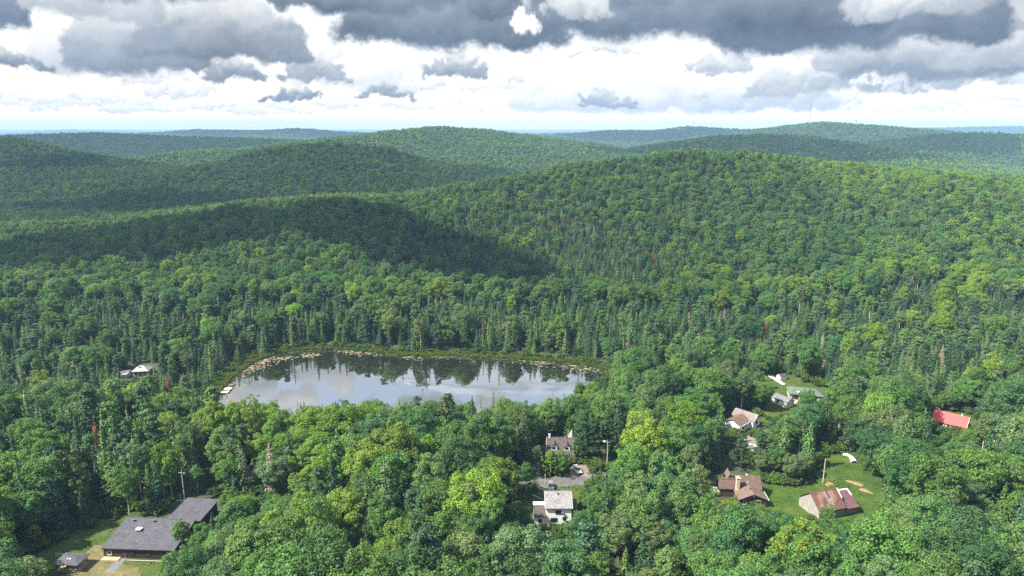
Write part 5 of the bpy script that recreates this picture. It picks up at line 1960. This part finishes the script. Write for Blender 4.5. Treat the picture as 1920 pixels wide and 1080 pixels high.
# ------------------------------------------------------------------ poles and wires
def pole(x, y, h, label, lamp=False, arm=True):
    p = thing('utility_pole', label, 'utility pole', x, y, 0, None)
    MB().tube((0, 0, -0.8), (0, 0, h), 0.17, 0.11, 8).make('shaft', 'pole_wood', p)
    if arm:
        MB().box(-1.0, 1.0, -0.06, 0.06, h - 0.75, h - 0.63).make('crossarm', 'pole_wood', p)
        for xx in (-0.85, 0.0, 0.85):
            MB().tube((xx, 0, h - 0.63 if xx else h), (xx, 0, h - 0.43 if xx else h + 0.2), 0.05).make('insulator', 'concrete', p)
    if lamp:
        MB().tube((0, 0, h - 0.5), (-0.5, -0.5, h + 0.15), 0.05).tube((-0.5, -0.5, h + 0.15), (-1.1, -1.1, h + 0.25), 0.05).make('lamp_arm', 'trim_white', p)
        MB().box(-1.75, -1.0, -1.35, -0.95, h + 0.16, h + 0.34).make('lamp_head', 'trim_white', p)
    return Vector((x, y, h1(x, y) + h))


q1 = pole(-98.9, 186.3, 10.2, 'tall wooden utility pole behind the dark L-shaped house')
q2 = pole(31.4, 206.2, 10.4, 'utility pole with a white lamp arm beside the road', lamp=True)
q3 = pole(99.0, 197.5, 8.2, 'bare weathered utility pole on the lawn behind the barn', arm=False)
q4 = pole(-20.0, 199.5, 9.5, 'wooden utility pole among trees along the road')
q5 = pole(66.5, 209.0, 9.5, 'wooden utility pole between pines behind the brown house')
w0 = at(1022, 907)
t = thing('sign_post', 'thin white post standing at the asphalt road edge', 'post', w0[0], w0[1], 0, 0.1)
MB().box(-0.07, 0.07, -0.07, 0.07, -0.3, 3.0).make('shaft', 'trim_white', t)
MB().box(-0.10, 0.10, -0.10, 0.10, 3.001, 3.12).make('cap', 'trim_white', t)


def wire(a, b, sag, label):
    m = MB()
    pts = [a.lerp(b, i / 14) - Vector((0, 0, sag * 4 * (i / 14) * (1 - i / 14))) for i in range(15)]
    for p_, q_ in zip(pts[:-1], pts[1:]):
        m.tube(p_, q_, 0.028, seg=4)
    tag(m.make('power_line', 'wire'), label, 'power line')


up = Vector((0, 0, 0.2))
wire(q4 + up, q2 + up, 0.8, 'thin power line crossing the trees before the grey cottage')
wire(q2 + up, q5 + up, 0.6, 'thin power line running from the lamp pole to the pines')
wire(q5 + up, q3, 0.6, 'thin power line from the pines to the pole behind the barn')
wire(q4 - Vector((0, 0, 0.6)), Vector((9.6, 178.5, 5.0)), 0.5, 'service wire dropping to the white house gable')
wire(q1 + up, Vector((-60, 196, 10)), 0.6, 'thin power line leaving the pole behind the dark house')


# ------------------------------------------------------------------ swimming dock on the pond
def dock():
    z = LAKE_Z
    d0 = at(404, 738, z); d1 = at(421, 737, z)
    t = thing('swimming_dock', 'bleached wooden dock with two square floats at the pond edge', 'dock', d1[0] - 2, d1[1], 0, z)

    def deck(x0, x1, y0, y1, n, z0, along):
        for k in range(n):
            if along == 'x':
                a_, b_ = x0 + (x1 - x0) * k / n, x0 + (x1 - x0) * (k + 1) / n
                MB().box(a_ + 0.02, b_ - 0.02, y0, y1, z0, z0 + 0.08).make('plank', 'grey_wood', t)
            else:
                a_, b_ = y0 + (y1 - y0) * k / n, y0 + (y1 - y0) * (k + 1) / n
                MB().box(x0, x1, a_ + 0.02, b_ - 0.02, z0, z0 + 0.08).make('plank', 'grey_wood', t)
        MB().box(x0 + 0.1, x1 - 0.1, y0 + 0.1, y1 - 0.1, z0 - 0.45, z0 - 0.002).make('float', 'trim_dark', t)
    deck(-4.6, 0.4, -0.6, 0.6, 8, 0.5, 'x')
    deck(0.6, 3.9, -1.2, 1.5, 6, 0.5, 'y')
    deck(0.2, 3.6, 2.6, 5.4, 6, 0.5, 'y')
    MB().box(-3.0, -2.6, -0.5, 0.5, -0.6, 0.45).box(0.45, 0.65, 1.4, 2.8, 0.3, 0.42).make('brace', 'trim_dark', t)
    c = thing('deck_chair', 'dark folding chair standing on the pond dock', 'chair', d1[0] - 1.0, d1[1] + 0.9, 20, z + 0.58)
    MB().box(-.3, .3, -.3, .3, .38, .44).make('seat', 'black_metal', c)
    MB().box(-.3, .3, .26, .32, .441, 1.0).make('backrest', 'black_metal', c)
    for sx in (-.26, .26):
        for sy in (-.26, .26):
            MB().box(sx - .03, sx + .03, sy - .03, sy + .03, 0, .38).make('leg', 'black_metal', c)


dock()


# ------------------------------------------------------------------ garden behind the barn
def mound(name, u, v, rx, ry, hgt, rot, m, label, cat, seed, ring=0.0):
    g = at(u, v)
    r = np.random.default_rng(seed)
    V, Fc = [], []
    n, k = 26, 6
    for j in range(k + 1):
        f = j / k
        for i in range(n):
            a = i * 2 * math.pi / n
            q = f * (1 + 0.18 * math.sin(3 * a + seed) + 0.06 * r.normal())
            z = hgt * ((1 - f * f) if ring == 0 else math.exp(-((f - 0.6) / 0.25) ** 2)) * (1 + 0.15 * r.normal())
            V.append((math.cos(a) * rx * q, math.sin(a) * ry * q, max(0, z) - (0.3 if j == k else 0)))
    for j in range(k):
        for i in range(n):
            Fc.append((j * n + i, j * n + (i + 1) % n, (j + 1) * n + (i + 1) % n, (j + 1) * n + i))
    o = MB().add(V, Fc).make(name, m, smooth=True)
    o.location = (g[0], g[1], 0.05)
    o.rotation_euler = (0, 0, R(rot))
    tag(o, label, cat)


mound('bark_mound', 1555, 909, 1.4, 1.2, 0.6, 0, 'bark_mulch', 'round bark mound at the foot of the barn pole', 'mound', 3, 1.0)
mound('woodchip_pile', 1605, 907, 3.0, 1.1, 0.45, -38, 'bark_mulch', 'long narrow tan woodchip pile at the garden bed end', 'woodchip pile', 5)
mound('woodchip_pile', 1623, 921, 2.3, 1.0, 0.5, -50, 'bark_mulch', 'short tan woodchip pile beside garden shrubs', 'woodchip pile', 8)


def garden_bed():
    g = at(1580, 913)
    t = thing('garden_bed', 'square vegetable bed with a low green border behind the barn', 'garden bed', g[0], g[1], -35, 0.0)
    MB().box(-2.4, 2.4, -2.0, 2.0, -0.3, 0.14).make('soil', 'bare', t)
    for k in range(4):
        y = -1.5 + k * 1.0
        r = np.random.default_rng(60 + k)
        n = 160
        P = np.stack([r.uniform(-2.2, 2.2, n), y + r.normal(scale=0.16, size=n), r.uniform(0.15, 0.55, n)], 1)
        V = quads_from(P, dirs(n, r) + np.array([0, 0, 0.8]), np.full(n, 0.3), r)
        o = link('plant_row', np_mesh('plant_row', V, np.arange(len(V)).reshape(-1, 4), [LEAF]), t)
        o['tint'] = [0.06, 0.14, 0.02, 1.0]


garden_bed()


def tarp():
    pts = [at(u, v) for u, v in ((1580, 853), (1588, 853), (1596, 858), (1600, 864), (1602, 869))]
    m = MB()
    V, Fc = [], []
    n = 8
    for j, q in enumerate(pts):
        a = pts[min(j + 1, len(pts) - 1)] - pts[max(j - 1, 0)]
        a = a[:2] / np.linalg.norm(a[:2])
        pr = np.array([-a[1], a[0]])
        wd = (0.6, 0.8, 1.0, 1.3, 1.7)[j]
        for i in range(n):
            th = math.pi * i / (n - 1)
            o = pr * math.cos(th) * wd * 0.7
            V.append((q[0] + o[0], q[1] + o[1], 0.02 + math.sin(th) * wd * 0.6 * (1 + 0.15 * math.sin(3 * i + j))))
    for j in range(len(pts) - 1):
        for i in range(n - 1):
            Fc.append((j * n + i, j * n + i + 1, (j + 1) * n + i + 1, (j + 1) * n + i))
    o = m.add(V, Fc).make('plastic_tunnel', 'tarp', smooth=True)
    sol = o.modifiers.new('thickness', 'SOLIDIFY'); sol.thickness = 0.03
    tag(o, 'curved white plastic garden tunnel lying in the tall grass', 'tarpaulin')


tarp()


# ------------------------------------------------------------------ masts on the far hills
def mast(u, v_top, y, hgt, wide, label):
    top = at_y(u, v_top, y)
    x = top[0]
    zb = h1(x, y)
    t = thing('radio_mast', label, 'mast', x, y, 0, zb)
    n = 12
    zt = max(top[2] - zb, hgt)
    for i in range(3):
        a = i * 2.094
        MB().tube((math.cos(a) * wide, math.sin(a) * wide, -1), (math.cos(a) * wide, math.sin(a) * wide, zt), 0.22, seg=5).make('leg', 'mast_steel', t)
    for k in range(n):
        z0, z1 = zt * k / n, zt * (k + 1) / n
        m = MB()
        for i in range(3):
            a, b = i * 2.094, (i + 1) * 2.094
            m.tube((math.cos(a) * wide, math.sin(a) * wide, z0), (math.cos(b) * wide, math.sin(b) * wide, z1), 0.12, seg=4)
        m.make('lattice', 'mast_steel' if k % 2 else 'brick_red', t)
    for k in range(3):
        MB().box(-wide - 0.9, wide + 0.9, -0.8, 0.8, zt - 8 + 2.6 * k, zt - 6.4 + 2.6 * k).make('antenna', 'mast_steel', t)


mast(1521, 196, 2950, 60, 0.9, 'tall lattice radio mast on the highest hill')
mast(1606, 225, 2980, 24, 0.6, 'short radio mast on the shoulder of the highest hill')
mast(1300, 229, 4250, 30, 0.9, 'small distant mast on the blue wooded ridge')


# ------------------------------------------------------------------ pond margin
def pond_margin():
    r = np.random.default_rng(71)
    # floating pads and rafts of weed along the far and western shore
    P = []
    segs = [((402, 748), (470, 690), 520, 4.5), ((450, 700), (500, 668), 420, 3.4), ((490, 676), (640, 658), 300, 1.6), ((630, 657), (800, 669), 360, 1.7), ((800, 669), (1010, 677), 160, 1.4), ((1000, 677), (1135, 696), 260, 2.2)]
    V, Fc = [], []
    for (a, b, n, spread) in segs:
        pa, pb = at(*a, LAKE_Z), at(*b, LAKE_Z)
        for _ in range(n):
            t = r.random()
            cl = vnoise(np.array([t * 9.0 + a[0]]), np.array([3.3]), 1.0, 66)[0]
            if r.random() > max(0.0, (cl - 0.38) * 3.0):
                continue
            q = pa + (pb - pa) * t + np.array([r.normal() * spread, r.normal() * spread * 1.2 - 1.0, 0])
            if lake_dist(np.array([q[0]]), np.array([q[1]]))[0] > -0.6:
                continue
            s = r.uniform(0.15, 0.60)
            k = len(V)
            ph = r.uniform(0, 6)
            m = 7
            for i in range(m):
                an = ph + i * 2 * math.pi / m
                V.append((q[0] + math.cos(an) * s * r.uniform(0.7, 1.2) * 1.5, q[1] + math.sin(an) * s * r.uniform(0.7, 1.2), LAKE_Z + 0.02 + 0.02 * r.random()))
            Fc.append(tuple(range(k, k + m)))
    o = MB().add(V, Fc).make('lily_pads', 'pad')
    tag(o, 'pale tan lily pads and weed floating along the pond shore', 'lily pads', kind='stuff')


pond_margin()


def tuft_mesh(seed, n=26, h=0.9, w=0.16, spread=0.5):
    r = np.random.default_rng(seed)
    V = []
    for _ in range(n):
        b = np.array([r.normal() * spread * 0.5, r.normal() * spread * 0.5, -0.05])
        t = b + np.array([r.normal() * 0.3, r.normal() * 0.3, h * r.uniform(0.5, 1.1)])
        d = np.array([r.normal(), r.normal(), 0]); d = d / np.linalg.norm(d) * w
        V += [b - d, b + d, t + d * 0.3, t - d * 0.3]
    return np.array(V), np.arange(len(V)).reshape(-1, 4)


def scatter(name, pts, tints, protos, label, cat, s0, s1, seed):
    r = np.random.default_rng(seed)
    n = len(pts)
    s = r.uniform(s0, s1, n)
    instancer(name, pts, np.stack([np.zeros(n), np.zeros(n), r.uniform(0, 6.28, n)], 1), np.stack([s, s, s], 1), r.integers(0, len(protos), n), tints, protos, label, cat)


class One:
    pass


TUFTS = []
for i in range(4):
    q = One()
    v, f = tuft_mesh(700 + i)
    q.whole = np_mesh('tuft', v, f, [LEAF])
    TUFTS.append(q)
SHRUBS = PROTO['shrub']


def grow_edges():
    r = np.random.default_rng(81)
    # sedge along the shore
    n = 9000
    i = r.integers(0, len(LAKE), n)
    t = r.random((n, 1))
    p = LAKE[i] * (1 - t) + LAKE[(i + 1) % len(LAKE)] * t
    c = LAKE.mean(0)
    out = (p - c) / np.linalg.norm(p - c, axis=1, keepdims=True)
    p = p + out * r.uniform(0.0, 6.5, (n, 1)) + r.normal(scale=0.6, size=(n, 2))
    ld = lake_dist(p[:, 0], p[:, 1])
    p = p[ld > 0.05]
    z = height(p[:, 0], p[:, 1])
    T = np.array([0.085, 0.135, 0.030]) * r.uniform(0.7, 1.3, (len(p), 1)) * np.stack([r.uniform(0.8, 1.4, len(p)), np.ones(len(p)), np.ones(len(p))], 1)
    scatter('shore_sedge', np.column_stack([p, z]), T, TUFTS, 'green sedge fringing the pond shore', 'sedge', 0.7, 1.6, 5)
    # rough grass on the lawns
    pts, tin = [], []
    for poly, dens, col in ((LAWN_DARK, 0.9, (0.075, 0.125, 0.025)), (LAWN_WHITE, 0.8, (0.075, 0.125, 0.025)), (LAWN_BROWN, 1.1, (0.070, 0.140, 0.022)), (LAWN_SHED, 0.9, (0.075, 0.135, 0.025)), (YARD_RED, 0.6, (0.06, 0.12, 0.025))):
        lo, hi = poly.min(0), poly.max(0)
        m = int((hi[0] - lo[0]) * (hi[1] - lo[1]) * dens)
        x, y = r.uniform(lo[0], hi[0], m), r.uniform(lo[1], hi[1], m)
        k = inside(poly, x, y) & (vnoise(x, y, 4.0, 41) > 0.42)
        for bad in (ROAD, DRIVE, BARE_DARK, DRIVE_BUNG):
            k &= ~inside(bad, x, y)
        for fx, fy, fr in FOOT:
            k &= np.hypot(x - fx, y - fy) > fr * 0.8
        x, y = x[k], y[k]
        pts.append(np.column_stack([x, y, height(x, y) + 0.03]))
        tin.append(np.array(col) * r.uniform(0.65, 1.35, (len(x), 1)))
    scatter('meadow_grass', np.concatenate(pts), np.concatenate(tin), TUFTS, 'tufted grass growing over the lawns', 'grass', 0.15, 0.38, 6)
    # undergrowth round the clearings and along the shore
    pts, tin = [], []
    for poly in OPEN:
        m = 260
        i = r.integers(0, len(poly), m)
        t = r.random((m, 1))
        p = poly[i] * (1 - t) + poly[(i + 1) % len(poly)] * t + r.normal(scale=1.0, size=(m, 2))
        cpoly = poly.mean(0)
        p = p + (p - cpoly) / np.linalg.norm(p - cpoly, axis=1, keepdims=True) * r.uniform(0.0, 5.0, (m, 1))
        pts.append(p)
    p = np.concatenate(pts)
    i = r.integers(0, len(LAKE), 420); t = r.random((420, 1))
    q = LAKE[i] * (1 - t) + LAKE[(i + 1) % len(LAKE)] * t
    q = q + (q - c) / np.linalg.norm(q - c, axis=1, keepdims=True) * r.uniform(3.5, 8.0, (420, 1))
    fx_, fy_ = jitter_grid(120, 430, 6.0, r)
    p = np.concatenate([p, q, np.stack([fx_, fy_], 1)[lake_dist(fx_, fy_) > 3]])
    k = np.ones(len(p), bool)
    for fx, fy, fr in FOOT:
        k &= np.hypot(p[:, 0] - fx, p[:, 1] - fy) > fr + 0.6
    for bad in (ROAD, DRIVE, BARE_DARK, DRIVE_BUNG, PATH_DEAD):
        k &= ~inside(bad, p[:, 0], p[:, 1])
    for poly in OPEN:
        k &= ~(inside(poly, p[:, 0], p[:, 1]) & (seg_dist(poly, p[:, 0], p[:, 1]) > 1.5))
    z = height(p[:, 0], p[:, 1])
    uu, vv, _ = proj(np.column_stack([p, z + 1.8]))
    for yf, poly in KEEP[:-11]:
        if yf < 300:
            k &= ~(inside(poly, uu, vv) & (p[:, 1] < yf) & (r.random(len(p)) < 0.93))
    p, z = p[k], z[k]
    T = np.array([0.058, 0.118, 0.026]) * r.uniform(0.6, 1.4, (len(p), 1)) * np.stack([r.uniform(0.8, 1.5, len(p)), np.ones(len(p)), np.ones(len(p))], 1)
    scatter('undergrowth', np.column_stack([p, z]), T, SHRUBS, 'leafy undergrowth round the clearings and shore', 'undergrowth', 0.45, 1.0, 7)


grow_edges()


# ------------------------------------------------------------------ trees with a look of their own
def single(kind, var, u, v, s, tint, label, name=None, cat=None, sz=1.0, rot=0.0):
    g = gp(u, v)
    place_tree(kind, var, g[0], g[1], g[2], s, rot, TINTS[tint] if isinstance(tint, str) else tint, label, None, name, cat, sz)


single('snag', 0, 461, 922, 1.15, 'ashen', 'dead ash-grey conifer, the slimmer of two beside the sandy track')
single('snag', 1, 512, 924, 1.35, 'ashen', 'dead ash-grey conifer, the broader of two beside the sandy track', rot=1.0)
single('snag', 0, 318, 742, 0.85, 'rust', 'rust-red dead conifer in the woods beside the pale-roofed cabin', rot=2.0)
single('spruce', 1, 1166, 1108, 0.80, (0.13, 0.045, 0.025), 'rust-brown dying spruce alone among green maples', 'dying_spruce_tree')
single('spruce', 2, 657, 1010, 1.35, (0.055, 0.060, 0.034), 'tall sombre brownish spruce standing above the near maples', sz=1.0)
single('maple', 2, 92, 905, 0.62, 'golden', 'small golden-yellow maple in the mixed woods above the dark house')
single('birch', 1, 243, 966, 0.95, 'mid green', 'birch with bare forked white trunk behind the dark house', rot=0.6)
single('birch', 2, 344, 1040, 0.72, 'mid green', 'leafy young birch before the inner corner of the dark house')
single('spruce', 0, 392, 1062, 0.60, 'dark spruce', 'small dark spruce beside the dark house wing')
single('spruce', 3, 322, 1075, 0.42, 'dark spruce', 'little dark spruce at the dark house front corner')
single('spruce', 1, 1110, 930, 0.58, 'dark spruce', 'small dark spruce on the lawn edge beside the white house')
single('birch', 0, 1032, 893, 0.62, 'yellow-green', 'slim yellow-green birch at the roadside before the cottage')
single('maple', 4, 1050, 891, 0.50, 'mid green', 'little round green maple at the roadside before the cottage')
for i, (u, v, s) in enumerate(((1092, 868, 0.98), (1112, 866, 1.05), (1136, 862, 1.0), (1158, 864, 0.95))):
    single('pine', i, u, v, s, 'dark spruce', ['dark pine right against the cottage gable', 'dark pine second from the cottage gable', 'dark pine behind the white lamp arm', 'dark pine beyond the lamp pole beside the road'][i], rot=i * 1.3)
single('pine', 1, 1388, 884, 0.85, 'dark spruce', 'dark pine directly behind the brown house chimney')
single('pine', 2, 1424, 884, 0.95, 'dark spruce', 'dark pine behind the main roof of the brown house', rot=2.0)
single('maple', 5, 1484, 906, 0.62, 'grey-green', 'grey-green fruit tree spreading over the lawn beside the brown house')
single('maple', 3, 1507, 892, 0.60, 'grey-green', 'greyish fruit tree between the lawn and the weathered pole', rot=2.2)
single('maple', 6, 1512, 768, 0.55, 'mid green', 'bushy green tree before the green-roofed house')
single('maple', 1, 1425, 768, 0.85, 'mid green', 'tall round maple standing before the cream garage wall', rot=1.0)
for i, (u, v, s) in enumerate(((873, 775, 0.85), (884, 782, 0.62), (866, 785, 0.58), (897, 788, 0.5))):
    single('spruce', i, u, v + 38, s, 'dark spruce', ['tallest dark spire against the bright pond water', 'mid-height dark spruce beside the tallest pond spire', 'short dark spruce beside the tallest pond spire', 'smallest dark spruce in the group against the pond'][i], sz=1.15)
single('maple', 0, 1548, 990, 0.42, 'mid green', 'low leafy maple right before the barn wall')
single('snag', 1, 1036, 778, 0.75, (0.10, 0.09, 0.08), 'thin bare dead trunk against the pond water', rot=1.5)
single('larch', 1, 925, 775, 0.80, 'blue-green', 'ragged layered larch leaning over the bright pond water')
